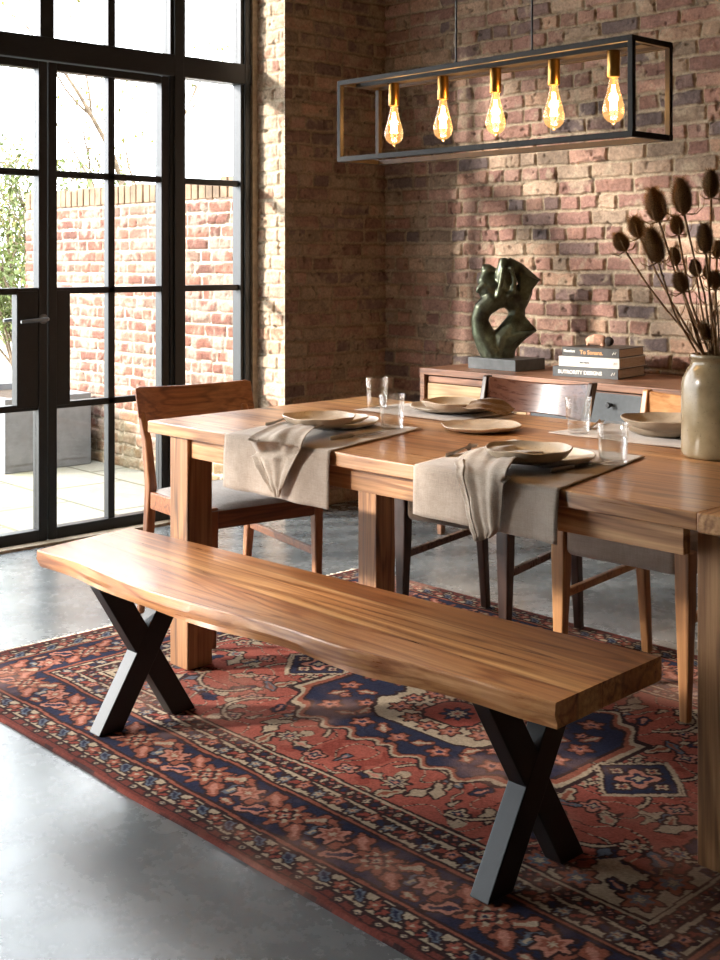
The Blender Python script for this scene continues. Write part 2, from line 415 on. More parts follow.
OLD = [(166, 126, 110), (174, 136, 118), (150, 114, 102), (132, 108, 100), (182, 148, 124), (160, 138, 118), (168, 128, 114), (120, 104, 100), (178, 142, 126), (188, 160, 136)]
RED = [(124, 80, 65), (132, 88, 71), (114, 74, 61), (128, 85, 68), (120, 93, 78), (106, 69, 57)]
def brick_face(us, vs, seed, pal, course=0.0715, mort=(178, 160, 136), relief=0.011, smear=0.55):
    U, V = np.meshgrid(us, vs)
    wu = (fbm(U, V, 14, seed + 50, 3) - 0.5) * 0.016; wv = (fbm(U + 9, V, 10, seed + 60, 3) - 0.5) * 0.013
    row = np.floor((V + wv) / course).astype(int); rr = row - row.min()
    rs = np.random.RandomState(seed); nr = rr.max() + 1
    L = (us.max() - us.min()) + 1.2; u0 = us.min() - 0.6
    H = np.zeros_like(U); bid = np.zeros(U.shape, int); dist = np.zeros_like(U)
    for k in range(nr):
        e = [-rs.rand() * 0.2]
        hd = (k % 2 == 0)
        while e[-1] < L:
            ln = (0.106 if (rs.rand() < (0.62 if hd else 0.16)) else 0.208) * (0.94 + 0.12 * rs.rand()); e.append(e[-1] + ln)
        e = np.array(e); mk = rr == k; x = (U + wu)[mk] - u0
        i = np.clip(np.searchsorted(e, x) - 1, 0, len(e) - 2)
        dx = np.minimum(x - e[i], e[i + 1] - x); fy = ((V + wv)[mk] / course) % 1.0
        dy = np.minimum(fy, 1 - fy) * course
        dist[mk] = np.minimum(dx, dy) - np.clip(0.012 - np.maximum(dx, dy), 0, 1) * 0.25; bid[mk] = k * 997 + i
    g = fbm(U, V, 55, seed + 5, 3)
    half = 0.0068 + 0.005 * (fbm(U, V, 5, seed + 7, 2) - 0.4) + (g - 0.5) * 0.008
    b = sm(dist, half - 0.003, half + 0.0035)
    h1 = np.modf(np.sin(bid * 12.9898 + seed) * 43758.5453)[0] % 1.0; h2 = np.modf(np.sin(bid * 78.233 + seed * 3) * 24634.634)[0] % 1.0
    P_ = lin(pal); pi = (h1 * len(pal)).astype(int) % len(pal)
    big = fbm(U, V, 1.3, seed + 11, 3); fine = fbm(U, V, 40, seed + 13, 3); mid = fbm(U, V, 12, seed + 17, 3)
    bc = P_[pi] * ((0.78 + 0.36 * h2) * (0.72 + 0.56 * mid) * (0.8 + 0.4 * fine))[..., None]
    sme = sm(mid + 0.35 * fine, smear + 0.22, smear + 0.42)[..., None] * 0.7
    mc = lin(mort)[None, None] * (0.72 + 0.5 * fine)[..., None]
    bc = bc * (1 - sme) + mc * sme
    col = mc * (1 - b[..., None]) + bc * b[..., None]
    col = col * (0.86 + 0.28 * big)[..., None]
    h = b * relief * (0.55 + 0.7 * h2) + (fine - 0.5) * 0.006 + (mid - 0.5) * 0.006 - (1 - b) * 0.002
    pit = sm(fbm(U, V, 30, seed + 23, 2), 0.74, 0.86); h = h - pit * 0.007; col = col * (1 - 0.45 * pit)[..., None]
    return U, V, h, col
def ax(a, b, step): return np.linspace(a, b, int(round((b - a) / step)) + 1)

# ------------------------------------------------------------------ the room
XW = -5.05; XI = -4.78; YB = 4.68; YJ = 3.965; ZC = 3.05
def brick_wall(name, fn, us, vs, seed, pal=OLD, edge=None, **kw):
    U, V, h, col = brick_face(us, vs, seed, pal, **kw)
    if edge is not None:
        k = sm(np.abs(U - edge), 0.002, 0.03); h = 0.004 + (h - 0.004) * k
    return grid_mesh(name, fn(U, V, h), col, M['brick'])
us = np.concatenate([ax(XI - 0.02, -2.15, 0.0043), ax(-2.135, 1.6, 0.016)])
wb = brick_wall('wall_back', lambda U, V, h: np.stack([U, YB - h, V], -1), us, np.concatenate([ax(0, 0.6, 0.009), ax(0.605, 2.75, 0.0043), ax(2.76, ZC, 0.012)]), 3); wb['kind'] = 'structure'
ul = ax(YJ + 0.004, YB + 0.01, 0.0048)
wl = brick_wall('wall_left', lambda U, V, h: np.stack([XI + h - 0.008, U, V], -1), ul, ax(0, ZC, 0.0046), 21, [(158, 124, 106), (166, 132, 114), (148, 116, 100), (134, 110, 100), (174, 140, 116), (158, 136, 114)], mort=(164, 145, 120), smear=0.42, edge=YJ)
wl['kind'] = 'structure'
rv = brick_wall('wall_left_reveal', lambda U, V, h: np.stack([U, YJ - h + 0.008, V], -1), ax(XW - 0.13, XI - 0.004, 0.0048), ax(0, ZC, 0.0048), 33,
    [(190, 150, 124), (200, 164, 138), (180, 136, 112), (206, 176, 148), (196, 150, 130)], mort=(206, 190, 166), relief=0.008, smear=0.3, edge=XI)
rv['kind'] = 'structure'
def struct(name, m, *b): 
    o = box(name, m, *b); o['kind'] = 'structure'; return o
struct('floor', M['concrete'], XW - 0.06, 1.7, -3.1, YB + 0.1, -0.12, 0.0)
struct('ceiling', M['ceiling'], XW - 0.4, 1.7, -3.1, YB + 0.1, ZC, ZC + 0.1)
struct('wall_right', M['plaster'], 1.6, 1.7, -3.0, YB + 0.1, 0, ZC)
struct('wall_front', M['plaster'], XW - 0.1, 1.6, -3.1, -3.0, 0, ZC)
struct('wall_left_end', M['plaster'], XW - 0.1, XI, -3.0, -2.0, 0, ZC)

# ---- steel glazing: frame posts, transom, doors
wfr = thing('window_1', 'black steel framed glazed wall with side light and top lights', None, (XW, 0, 0), 0, None, 'structure')
PY = [(-2.0, -1.93), (-1.36, -1.27), (-0.70, -0.61), (0.04, 0.13), (0.70, 0.79), (1.36, 1.45), (2.04, 2.13), (3.44, 3.53), (3.87, 3.935)]
ZT0, ZT1 = 2.165, 2.27; fd = 0.035
for a, b in PY: 
    box('post', M['frame'], -fd, fd, a, b, 0, ZC - 0.02, wfr, 0.004)
    box('post_rebate', M['frame'], -fd - 0.012, fd + 0.012, a + 0.018, b - 0.018, 0, ZC - 0.02, wfr, 0.003)
box('transom', M['frame'], -fd - 0.01, fd + 0.01, -2.0, 3.935, ZT0, ZT1, wfr, 0.006)
box('head_rail', M['frame'], -fd, fd, -2.0, 3.935, ZC - 0.08, ZC - 0.01, wfr, 0.004)
box('bottom_rail', M['frame'], -fd, fd, 3.53, 3.87, 0, 0.07, wfr, 0.004)
box('bottom_rail', M['frame'], -fd, fd, -1.93, 2.04, 0, 0.07, wfr, 0.004)
MZ = [0.61, 1.13, 1.66]
bays = [(PY[i][1], PY[i + 1][0]) for i in range(len(PY) - 1)]
for i, (a, b) in enumerate(bays):
    door = i == 6
    if not door:
        for z in MZ: box('muntin', M['frame'], -0.018, 0.018, a, b, z - 0.015, z + 0.015, wfr, 0.003)
        for z0, z1 in ((0.07, MZ[0]), (MZ[0], MZ[1]), (MZ[1], MZ[2]), (MZ[2], ZT0)):
            box('pane', M['pane'], -0.003, 0.003, a, b, z0, z1, wfr)
    if door:
        for y0, y1 in ((2.75, 2.82), (2.43, 2.47), (3.10, 3.14)):
            box('muntin', M['frame'], -0.022, 0.022, y0, y1, ZT1, ZC - 0.08, wfr, 0.003)
        for y0, y1 in ((a, 2.43), (2.47, 2.75), (2.82, 3.10), (3.14, b)): box('pane', M['pane'], -0.003, 0.003, y0, y1, ZT1, ZC - 0.08, wfr)
    else:
        box('pane', M['pane'], -0.003, 0.003, a, b, ZT1, ZC - 0.08, wfr)
def door(name, label, y0, y1, lock_side, lever):
    d = thing(name, label, None, (XW, 0, 0), 0, None, 'structure')
    st = 0.046
    box('stile', M['frame'], -0.028, 0.028, y0 + 0.003, y0 + st, 0.008, ZT0 - 0.004, d, 0.004)
    box('stile', M['frame'], -0.028, 0.028, y1 - st, y1 - 0.003, 0.008, ZT0 - 0.004, d, 0.004)
    box('top_rail', M['frame'], -0.028, 0.028, y0 + st, y1 - st, ZT0 - 0.04, ZT0 - 0.004, d, 0.004)
    box('bottom_rail', M['frame'], -0.028, 0.028, y0 + st, y1 - st, 0.008, 0.06, d, 0.004)
    ym = 3.12 if lock_side < 0 else 2.45
    box('muntin', M['frame'], -0.02, 0.02, ym - 0.018, ym + 0.018, 0.06, ZT0 - 0.04, d, 0.003)
    for z in MZ: box('muntin', M['frame'], -0.02, 0.02, y0 + st, y1 - st, z - 0.015, z + 0.015, d, 0.003)
    pl = (y0 + st, y0 + st + 0.068) if lock_side < 0 else (y1 - st - 0.105, y1 - st)
    box('lock_panel', M['frame'], -0.025, 0.025, pl[0], pl[1], MZ[0], MZ[1], d, 0.003)
    for a, b in ((y0 + st, ym), (ym, y1 - st)):
        zs = [0.06] + MZ + [ZT0 - 0.04]
        for k in range(4): box('pane', M['pane'], -0.003, 0.003, a, b, zs[k], zs[k + 1], d)
    if lever:
        for sx in (1, -1):
            h = MB(); yy = y1 - 0.026; z = 1.005
            h.tube([(sx * 0.028, yy, z), (sx * 0.036, yy, z)], 0.022, 20)
            h.tube([(sx * 0.036, yy, z), (sx * 0.07, yy, z), (sx * 0.082, yy - 0.012, z), (sx * 0.084, yy - 0.06, z - 0.003), (sx * 0.082, yy - 0.135, z - 0.008)], [0.009, 0.009, 0.010, 0.009, 0.007], 14)
            h.build('handle', M['handle'], d, angle=50)
    return d
door('door_1', 'left glazed steel door leaf with the lever handle', 2.13, 2.785, 1, True)
door('door_2', 'right glazed steel door leaf beside the narrow side light', 2.785, 3.44, -1, False)
tr = struct('trim_1', M['trim'], XW + 0.04, XW + 0.10, -2.0, YJ - 0.03, 0, 0.012)
tr = struct('trim_2', M['trim'], XW - 0.03, XW + 0.05, 3.936, YJ + 0.02, 0, ZC)

# ------------------------------------------------------------------ yard beyond the glass
def patio_mat():
    t = NT('mossy stone paving'); v = t.coord('Object', (1, 1, 1), (0, 0, 0.02))
    br = t.n('ShaderNodeTexBrick', i_Scale=1.0, i_Mortar_Size=0.012, i_Brick_Width=0.75, i_Row_Height=0.55, i_Bias=-0.2); t.l(v, br.inputs['Vector'])
    br.inputs['Color1'].default_value = s2l((132, 128, 114)); br.inputs['Color2'].default_value = s2l((120, 116, 104)); br.inputs['Mortar'].default_value = s2l((84, 82, 64))
    n = t.noise(v, 2.2, 6, 0.6); ms = t.ramp(n, [(0.5, (0, 0, 0)), (0.72, (1, 1, 1))])
    col = t.mix(br.outputs[0], s2l((112, 112, 66)), t.math('MULTIPLY', ms, 0.7))
    t.bump(t.math('SUBTRACT', n, br.outputs[1]), 0.3, 0.01)
    return t.set(col, 0.85)
o = box('patio', patio_mat(), -26, XW - 0.07, -14, 14, -0.2, -0.03); o['kind'] = 'structure'
gw = thing('garden_wall', 'old red brick garden wall standing in the sunlit yard beyond the glass doors', 'wall', (0, 4.24, -0.03))
U, V, h, col = brick_face(ax(-7.95, XW - 0.12, 0.011), ax(0, 1.66, 0.010), 77, RED, mort=(144, 131, 117), smear=0.4)
mo = sm(0.75 - V + 0.9 * (fbm(U, V, 4, 5, 4) - 0.5), 0.35, 0.75)[..., None] * 0.45
col = col * (1 - mo) + lin((128, 118, 78)) * mo
grid_mesh('brick_face', np.stack([U, -h, V], -1), col, M['brick'], gw)
box('core', M['trim'], -7.95, XW - 0.12, 0.0, 0.22, 0, 1.66, gw)
cp = MB(); x = -7.95; rnd = random.Random(5)
while x < XW - 0.20:
    w = 0.072 * rnd.uniform(0.93, 1.05); hh = rnd.uniform(0.105, 0.12)
    cp.box(x + 0.004, x + w - 0.006, -0.014 + rnd.uniform(-.004, .004), 0.235, 1.655, 1.655 + hh); x += w
cp.build('coping_bricks', plain('coping brick', (120, 98, 76), 0.9, 8, 0.3, 0.3), gw, 0.006)
# planter
pl = thing('planter', 'square grey concrete planter by the brick wall outside', 'planter', (-7.45, 3.86, -0.03))
p = MB(); p.box(-.5, .5, -.3, .3, 0, 0.05); p.box(-.5, -.44, -.3, .3, .05, .455); p.box(.44, .5, -.3, .3, .05, .455); p.box(-.44, .44, -.3, -.24, .05, .455); p.box(-.44, .44, .24, .3, .05, .455)
p.build('box', plain('grey cast concrete', (132, 134, 137), 0.8, 6, 0.12, 0.1), pl, 0.006)
box('soil', plain('soil', (70, 56, 42), 0.95, 40, 0.3, 0.5), -.44, .44, -.24, .24, .05, .41, pl)
# shrub and trees
def leafy(name, label, loc, height, spread, nstem, nleaf, leafsize, lmat, smat, seed, droop=0.2, cat='shrub', zmin=0.1, group=None):
    r = random.Random(seed); t = thing(name, label, cat, loc, 0, group); st = MB(); lf = MB()
    tips = []
    for k in range(nstem):
        a = r.uniform(0, 6.28); q = Vector((r.uniform(-.1, .1), r.uniform(-.1, .1), 0)); d = Vector((math.cos(a) * spread, math.sin(a) * spread, height)).normalized()
        pts = [q.copy()]; n = 9
        for i in range(n):
            d = (d + Vector((r.uniform(-.25, .25), r.uniform(-.25, .25), r.uniform(-.12, .12) - droop * .12))).normalized()
            q = q + d * (height * 1.15 / n) ; pts.append(q.copy())
        st.tube(pts, [0.013 * (1 - 0.8 * i / n) for i in range(n + 1)], 6)
        for i in range(3, n):
            for _ in range(2):
                e = (d + Vector((r.uniform(-1, 1), r.uniform(-1, 1), r.uniform(-.4, .8)))).normalized(); m = pts[i] + e * r.uniform(.12, .3)
                st.tube([pts[i], (pts[i] + m) / 2 + Vector((0, 0, .015)), m], [0.005, 0.004, 0.002], 5); tips += [pts[i], m, (pts[i] + m) / 2]
    for k in range(nleaf):
        c = r.choice(tips) + Vector((r.gauss(0, .05), r.gauss(0, .05), r.gauss(0, .05)))
        if c.z < zmin: continue
        Q = Matrix.Translation(c) @ Matrix.Rotation(r.uniform(0, 6.28), 4, 'Z') @ Matrix.Rotation(r.uniform(-1.3, 1.3), 4, 'X') @ Matrix.Rotation(r.uniform(-.8, .8), 4, 'Y')
        s = leafsize * r.uniform(.6, 1.2)
        lf.add([(0, -s, 0), (s * .45, 0, .12 * s), (0, s, 0), (-s * .45, 0, .12 * s)], [(0, 1, 2), (0, 2, 3)], Q)
    st.build('stems', smat, t, angle=0)
    o = lf.build('foliage', lmat, t, smooth=False)
    return t
lg = plain('olive leaf', (92, 104, 50), 0.6, 5, 0.35); ly = plain('yellow green leaf', (124, 122, 60), 0.6, 5, 0.3); bark = plain('pale bark', (104, 88, 70), 0.9, 20, 0.3, 0.2)
leafy('climbing_shrub', 'loose leafy green shrub growing behind the grey planter, left of the brick wall end', (-8.98, 4.80, -0.03), 1.95, 0.25, 18, 5200, 0.032, lg, bark, 4)
leafy('garden_shrub', 'yellow green shrub far back in the yard, beyond the leafy shrub by the planter', (-11.6, 6.3, -0.03), 2.3, 0.6, 24, 6000, 0.036, ly, bark, 9)
def tree(name, label, loc, h, seed, nleaf):
    r = random.Random(seed); t = thing(name, label, 'tree', loc); st = MB(); lf = MB(); ends = []
    def grow(p, d, ln, rad, lv):
        pts = [p.copy()]; rr = [rad]; q = p.copy(); n = 5
        for i in range(n):
            d = (d + Vector((r.uniform(-.16, .16), r.uniform(-.16, .16), r.uniform(-.05, .12)))).normalized(); q = q + d * ln / n; pts.append(q.copy()); rr.append(rad * (1 - .45 * (i + 1) / n))
        st.tube(pts, rr, 7 if lv < 2 else 5)
        if lv >= 4: ends.extend(pts[2:]); return
        for k in range(3 if lv else 4):
            s = pts[r.randint(2, n)] if k else q
            e = (d + Vector((r.uniform(-.9, .9), r.uniform(-.9, .9), r.uniform(-.2, .5)))).normalized(); grow(s, e, ln * r.uniform(.55, .8), rr[-1] * r.uniform(.6, .85), lv + 1)
    grow(Vector((0, 0, 0)), Vector((0, 0, 1)), h * .36, h * .012, 0)
    for k in range(nleaf):
        c = r.choice(ends) + Vector((r.gauss(0, .06), r.gauss(0, .06), r.gauss(0, .06))); s = r.uniform(.02, .045)
        Q = Matrix.Translation(c) @ Matrix.Rotation(r.uniform(0, 6.28), 4, 'Z') @ Matrix.Rotation(r.uniform(-1.3, 1.3), 4, 'X')
        lf.add([(0, -s, 0), (s * .5, 0, 0), (0, s, 0), (-s * .5, 0, 0)], [(0, 1, 2), (0, 2, 3)], Q)
    st.build('branches', bark, t, angle=0); lf.build('foliage', ly, t, smooth=False)
tree('bare_tree', 'nearly bare pale tree behind the garden wall, against the white sky', (-10.6, 6.9, -0.03), 6.0, 12, 500)
tree('bare_tree', 'thin bare tree at the far left of the yard, seen through the left door leaf', (-13.6, 5.4, -0.03), 6.2, 31, 600)

# ------------------------------------------------------------------ rug
RX0, RX1, RY0, RY1 = -3.69, -0.93, 1.60, 3.475
def make_rug():
    st = 0.0036; us = ax(RX0, RX1, st); vs = ax(RY0, RY1, st)
    X, Y = np.meshgrid(us, vs); cxr = (RX0 + RX1) / 2; cyr = (RY0 + RY1) / 2
    HW = (RX1 - RX0) / 2; HH = (RY1 - RY0) / 2
    K = 0.0040
    wx = (fbm(X, Y, 7, 900, 3) - .5) * 0.018; wy = (fbm(X + 3, Y, 7, 910, 3) - .5) * 0.018
    U = np.round((X - cxr + wx) / K) * K; V = np.round((Y - cyr + wy) / K) * K
    A = np.abs(U); B = np.abs(V)
    red = (160, 88, 75); red2 = (140, 70, 59); navy = (48, 50, 70); cream = (178, 160, 136); rust = (148, 88, 70); blue = (98, 106, 118); drk = (58, 42, 42); pink = (186, 128, 110); 
    col = np.zeros(X.shape + (3,)); col[:] = lin(red)
    def put(mask, c): col[mask] = lin(c)
    ang = lambda du, dv: np.arctan2(dv, du)
    def flower(a, b, cu, cv, r, n, outer, inner, core, rot=0., sq=1.0):
        du = (a - cu); dv = (b - cv) * sq; d = np.hypot(du, dv); th = ang(du, dv) + rot; rr = r * (0.78 + 0.22 * np.cos(n * th))
        put(d < rr + 0.009, drk); put(d < rr, outer); put(d < rr * 0.62, inner); put(d < rr * 0.30, core)
    def leaf(a, b, cu, cv, l, w, rot, c, c2=None):
        du = (a - cu) * math.cos(rot) + (b - cv) * math.sin(rot); dv = -(a - cu) * math.sin(rot) + (b - cv) * math.cos(rot)
        t = np.clip(du / l, -1, 1); prof = w * (1 - t * t) * (1 + 0.35 * np.sin(6 * t)); 
        put((np.abs(du) < l) & (np.abs(dv) < prof + 0.007), drk); put((np.abs(du) < l * .92) & (np.abs(dv) < prof), c)
        if c2: put((np.abs(du) < l * .6) & (np.abs(dv) < prof * .4), c2)
    def vine(a, b, cu, cv, r, a0, a1, w=0.006, c=drk, c2=cream):
        du = a - cu; dv = b - cv; d = np.abs(np.hypot(du, dv) - r); th = ang(du, dv); m = (th > a0) & (th < a1)
        put(m & (d < w * 1.7), c); put(m & (d < w * .7), c2)
    BW = 0.405
    fw, fh = HW - BW, HH - BW
    rs = random.Random(11)
    # scattered motifs of the red field, four-fold
    for (cu, cv) in [(0.20, 0.44), (0.42, 0.46), (0.66, 0.40), (0.86, 0.26), (0.60, 0.20), (0.74, 0.08), (0.92, 0.03), (0.50, 0.33), (0.30, 0.34), (0.84, 0.12), (0.78, 0.30), (0.06, 0.47), (0.94, 0.17), (0.55, 0.07)]:
        r = rs.uniform(0.028, 0.040); cc = rs.choice([(cream, rust, navy), (cream, blue, red), (blue, cream, rust), (pink, navy, cream), (cream, navy, pink)])
        flower(A, B, cu, cv, r, rs.choice([4, 5, 6, 8]), *cc, rot=rs.uniform(0, 3))
        for k in range(rs.choice([1, 2, 3])):
            t = rs.uniform(0, 6.28); leaf(A, B, cu + math.cos(t) * .078, cv + math.sin(t) * .06, rs.uniform(.034, .05), rs.uniform(.011, .018), rs.uniform(0, 3.1), rs.choice([navy, cream, blue, cream]), rs.choice([rust, pink, None]))
    for (cu, cv, r, a0, a1) in [(0.40, 0.38, .10, -1.2, 1.6), (0.66, 0.28, .10, .4, 3.0), (0.22, 0.40, .09, -2.9, -.2), (0.86, 0.20, .08, -1.6, 1.2), (0.60, 0.12, .08, -3, .2)]:
        vine(A, B, cu, cv, r, a0, a1)
    nz1 = fbm(A, B, 5.2, 333, 2); vz = np.abs(((nz1 * 7) % 1.0) - .5); fm = col[..., 0] == lin(red)[0]
    put(fm & (vz < .045), drk); put(fm & (vz < .018), cream)
    nz2 = fbm(A + 4, B, 16, 371, 2); put(fm & (vz >= .045) & (nz2 > .735), drk); put(fm & (vz >= .045) & (nz2 > .755), cream); put(fm & (vz >= .045) & (nz2 < .245), red2)
    # central medallion
    def hexa(a, b, w, h, cut): return np.maximum(a / w, np.maximum(b / h, (a / w + b / h * cut) / (1 + cut * 0.55)))
    hx = hexa(A, B + 0.018 * np.sin(A * 60), 0.46, 0.30, 0.75)
    put(hx < 1.09, drk); put(hx < 1.055, cream); put(hx < 1.02, rust); put(hx < 0.98, drk); put(hx < 0.955, navy)
    for (cu, cv, r) in [(0.30, 0.20, .036), (0.14, .23, .034), (0.38, .05, .034), (0.0, .24, .03), (0.24, .12, .03), (.33, .12, .02)]: flower(A, B, cu, cv, r, 5, rust, pink, navy, rot=cu * 9)
    for (cu, cv, ro) in [(.22, .21, .5), (.07, .22, 2.4), (.36, .12, 1.2), (.30, .06, .4), (.20, .165, 2.)]: leaf(A, B, cu, cv, .036, .015, ro, rust, cream)
    h2 = hexa(A + 0.012 * np.sin(B * 80), B, 0.235, 0.165, 0.8)
    put(h2 < 1.06, drk); put(h2 < 1.0, cream)
    for (cu, cv, r) in [(.15, .07, .036), (.07, .11, .032), (.17, .0, .03), (.0, .12, .03), (.09, .035, .03)]: flower(A, B, cu, cv, r, 6, rust, pink, navy, rot=cu * 20)
    h3 = hexa(A, B, 0.085, 0.075, 0.8); put(h3 < 1.1, drk); put(h3 < 1.0, red2); flower(A, B, 0, 0, .045, 8, navy, cream, red)
    # pendants beside the medallion
    dd = np.abs(A - 0.585) / 0.115 + B / 0.125
    dz = dd + 0.05 * np.sign(np.sin((A + B) * 190))
    put(dz < 1.16, drk); put(dz < 1.10, cream); put(dd < 0.98, drk); put(dd < 0.92, navy); flower(A, B, 0.585, 0, .055, 4, pink, navy, cream, rot=.78); flower(A, B, .585, .06, .02, 4, cream, rust, navy); flower(A, B, .52, .0, .018, 4, cream, rust, navy); flower(A, B, .65, 0, .018, 4, cream, rust, navy)
    # corner spandrels with stepped outline
    q = (fw - A) * 0.62 + (fh - B); stp = 0.05 * np.abs(((A * 7.5) % 1.0) - .5) * 2 + 0.03 * (np.floor(A * 15) % 2)
    sp = (q - stp) < 0.215
    put((q - stp) < 0.228, drk); put((q - stp) < 0.22, navy); put(sp, cream)
    n0 = col.copy()
    for (cu, cv) in [(fw - .06, fh - .06), (fw - .20, fh - .04), (fw - .05, fh - .16), (fw - .30, fh - .035)]: 
        flower(A, B, cu, cv, .045, 6, rust, blue, cream, rot=.3); leaf(A, B, cu - .065, cv - .012, .034, .013, .4, navy, pink); leaf(A, B, cu - .02, cv - .06, .03, .012, 1.7, red2, None)
    out = ~sp & ((q - stp) >= 0.228)
    n0[~out] = col[~out]; col[:] = n0
    # borders, measured from the outer edge
    e = np.minimum(HW - A, HH - B); long = (HH - B) < (HW - A)
    s = np.where(long, U, V); sgn = np.where(long, np.sign(V), np.sign(U)); s = s * np.where(sgn == 0, 1, sgn)
    put(e < BW + 0.006, drk); put(e < BW, cream); put(e < BW - .008, drk)
    def band(a, b, c): put((e >= a) & (e < b), c)
    def rep(per, ph=0): return ((s + ph) / per + 100) % 1.0 * per - per / 2
    def inband(a, b, fn):
        keep = col.copy(); fn(); bad = ~((e >= a) & (e < b)); col[bad] = keep[bad]
    band(BW - .045, BW - .010, red2)
    inband(BW - .045, BW - .01, lambda: (flower(rep(.05), e - (BW - .028), 0, 0, .012, 4, cream, navy, cream), flower(rep(.05, .025), e - (BW - .028), 0, 0, .009, 4, navy, pink, navy)))
    band(BW - .053, BW - .045, drk); 
    band(BW - .112, BW - .053, cream)
    def minor():
        x = rep(.12); y = e - (BW - .083)
        put(np.abs(y - .016 * np.sin(s * 2 * math.pi / .12)) < .0055, drk)
        flower(x, y, 0, 0.004, .022, 5, rust, pink, navy); flower(rep(.12, .06), y, 0, -.004, .02, 6, blue, cream, rust); leaf(rep(.12, .03), y, 0, 0, .017, .008, .8, navy); leaf(rep(.12, .09), y, 0, 0, .017, .008, 2.3, red2)
    inband(BW - .112, BW - .053, minor)
    band(BW - .120, BW - .112, drk); band(BW - .130, BW - .120, rust); band(BW - .137, BW - .130, drk)
    MB0, MB1 = 0.118, BW - .137
    band(MB0, MB1, navy); mid = (MB0 + MB1) / 2
    def main():
        x = rep(.30); x2 = rep(.30, .15); y = e - mid
        put(np.abs(y - .045 * np.sin(s * 2 * math.pi / .30)) < .0065, rust)
        for (lx, ly, ro, l, w, c, c2) in [(.075, .035, .7, .05, .022, rust, pink), (-.075, .035, 2.4, .05, .022, rust, cream), (.075, -.035, 2.4, .048, .020, pink, navy), (-.075, -.035, .7, .048, .020, rust, pink), (.11, .0, 1.5, .034, .016, rust, None), (-.11, 0, 1.6, .034, .016, blue, cream)]:
            leaf(x, y, lx, ly, l, w, ro, c, c2)
        flower(x, y, 0, 0, .058, 8, rust, cream, blue, sq=.95); flower(x, y, 0, 0, .02, 4, red, cream, navy)
        flower(x2, y, 0, .012, .042, 6, pink, rust, cream); leaf(x2, y, 0, -.052, .028, .012, 0, rust, cream); leaf(x2, y, 0.04, .052, .026, .010, .3, rust, None)
    inband(MB0, MB1, main)
    band(MB0 - .008, MB0, drk); band(MB0 - .016, MB0 - .008, rust); band(MB0 - .022, MB0 - .016, drk)
    band(.044, MB0 - .022, cream)
    def outerb():
        x = rep(.105); y = e - .070
        put(np.abs(y - .015 * np.sin(s * 2 * math.pi / .105)) < .005, drk)
        flower(x, y, 0, 0, .021, 5, rust, red, cream); leaf(rep(.105, .052), y, 0, 0.003, .028, .012, .65, blue, navy); leaf(rep(.105, .03), y, 0, -.012, .015, .006, 2.3, red2)
    inband(.044, MB0 - .022, outerb)
    band(.036, .044, drk); band(.0, .036, (112, 60, 52)); band(.014, .021, drk); 
    inband(.021, .036, lambda: flower(rep(.06), e - .0285, 0, 0, .008, 4, cream, navy, cream))
    # abrash and wear
    ab = 0.80 + 0.36 * fbm(X * 0.35, Y, 5, 400, 4) ; wear = sm(fbm(X, Y, 3.5, 500, 5), .5, .8)[..., None] * .42
    kn = np.random.RandomState(2).rand(*X.shape) * .44 + .78
    base = col * (ab * kn)[..., None]; base = base * (1 - wear) + lin((196, 150, 128)) * wear * .9
    Z = 0.0092 + 0.0022 * (fbm(X, Y, 160, 700, 2) - .5) + 0.0015 * (fbm(X, Y, 3, 710, 2) - .5)
    ed = np.minimum(np.minimum(X - RX0, RX1 - X), np.minimum(Y - RY0, RY1 - Y)); Z = np.where(ed < st * .5, 0.0005, Z)
    wob = (fbm(X * .0 + Y, X, 2.0, 720, 3) - .5) * 0.018
    Yw = Y + wob * np.clip(np.abs(Y - cyr) / HH, 0, 1) ** 6
    return np.stack([X, Yw, Z], -1), base
pos, colr = make_rug()
rug = thing('rug', 'worn red and navy patterned wool rug under the dining table and bench', 'rug', (0, 0, 0))
grid_mesh('pile', pos, colr, M['rug'], rug)
r = random.Random(3); frm = plain('cream wool fringe', (206, 192, 168), 0.95, 60, 0.2)
for xe, sx in ((RX0, -1), (RX1, 1)):
    y = RY0 + 0.02; fr = MB()
    while y < RY1 - 0.02:
        l = r.uniform(.018, .032); k = r.uniform(-.008, .008)
        fr.tube([(xe - sx * .003, y, .005), (xe + sx * l * .5, y + k * .4, .004), (xe + sx * l, y + k, .0025)], [.0024, .0022, .0012], 5); y += 0.0085
    fr.build('fringe', frm, rug, angle=0)

# ------------------------------------------------------------------ dining table
RZ = 0.011; TT = 0.76
TX0, TX1, TY0, TY1 = -3.305, -1.17, 2.18, 3.17
tb = thing('dining_table', 'long solid wood dining table laid with linen mats, stoneware and glasses', 'table', ((TX0 + TX1) / 2, (TY0 + TY1) / 2, RZ))
tx, ty = (TX0 + TX1) / 2, (TY0 + TY1) / 2; hz = TT - RZ
def slab_edge(x0, x1, y0, y1, z0, z1, n, seed):
    r = random.Random(seed); m = MB(); pts = []
    for i in range(n + 1): pts.append((x0 + (x1 - x0) * i / n, y0 + (r.uniform(-.003, .003) if 0 < i < n else 0)))
    for i in range(n + 1): pts.append((x1 - (x1 - x0 + .05) * i / n, y1 + (r.uniform(-.003, .003) if 0 < i < n else 0)))
    k = len(pts); m.add([(a, b, z0) for a, b in pts] + [(a, b, z1) for a, b in pts], [tuple(reversed(range(k))), tuple(range(k, 2 * k))] + [(i, (i + 1) % k, k + (i + 1) % k, k + i) for i in range(k)])
    return m
slab_edge(TX0 - tx, -1.341 - tx, TY0 - ty, TY1 - ty, hz - .038, hz, 14, 5).build('tabletop', M['table_top'], tb, 0.004)
box('end_board', M['table_y'], -1.340 - tx, TX1 - tx, TY0 - .005 - ty, TY1 + .005 - ty, hz - .040, hz + .001, tb, 0.005)
LW = 0.094
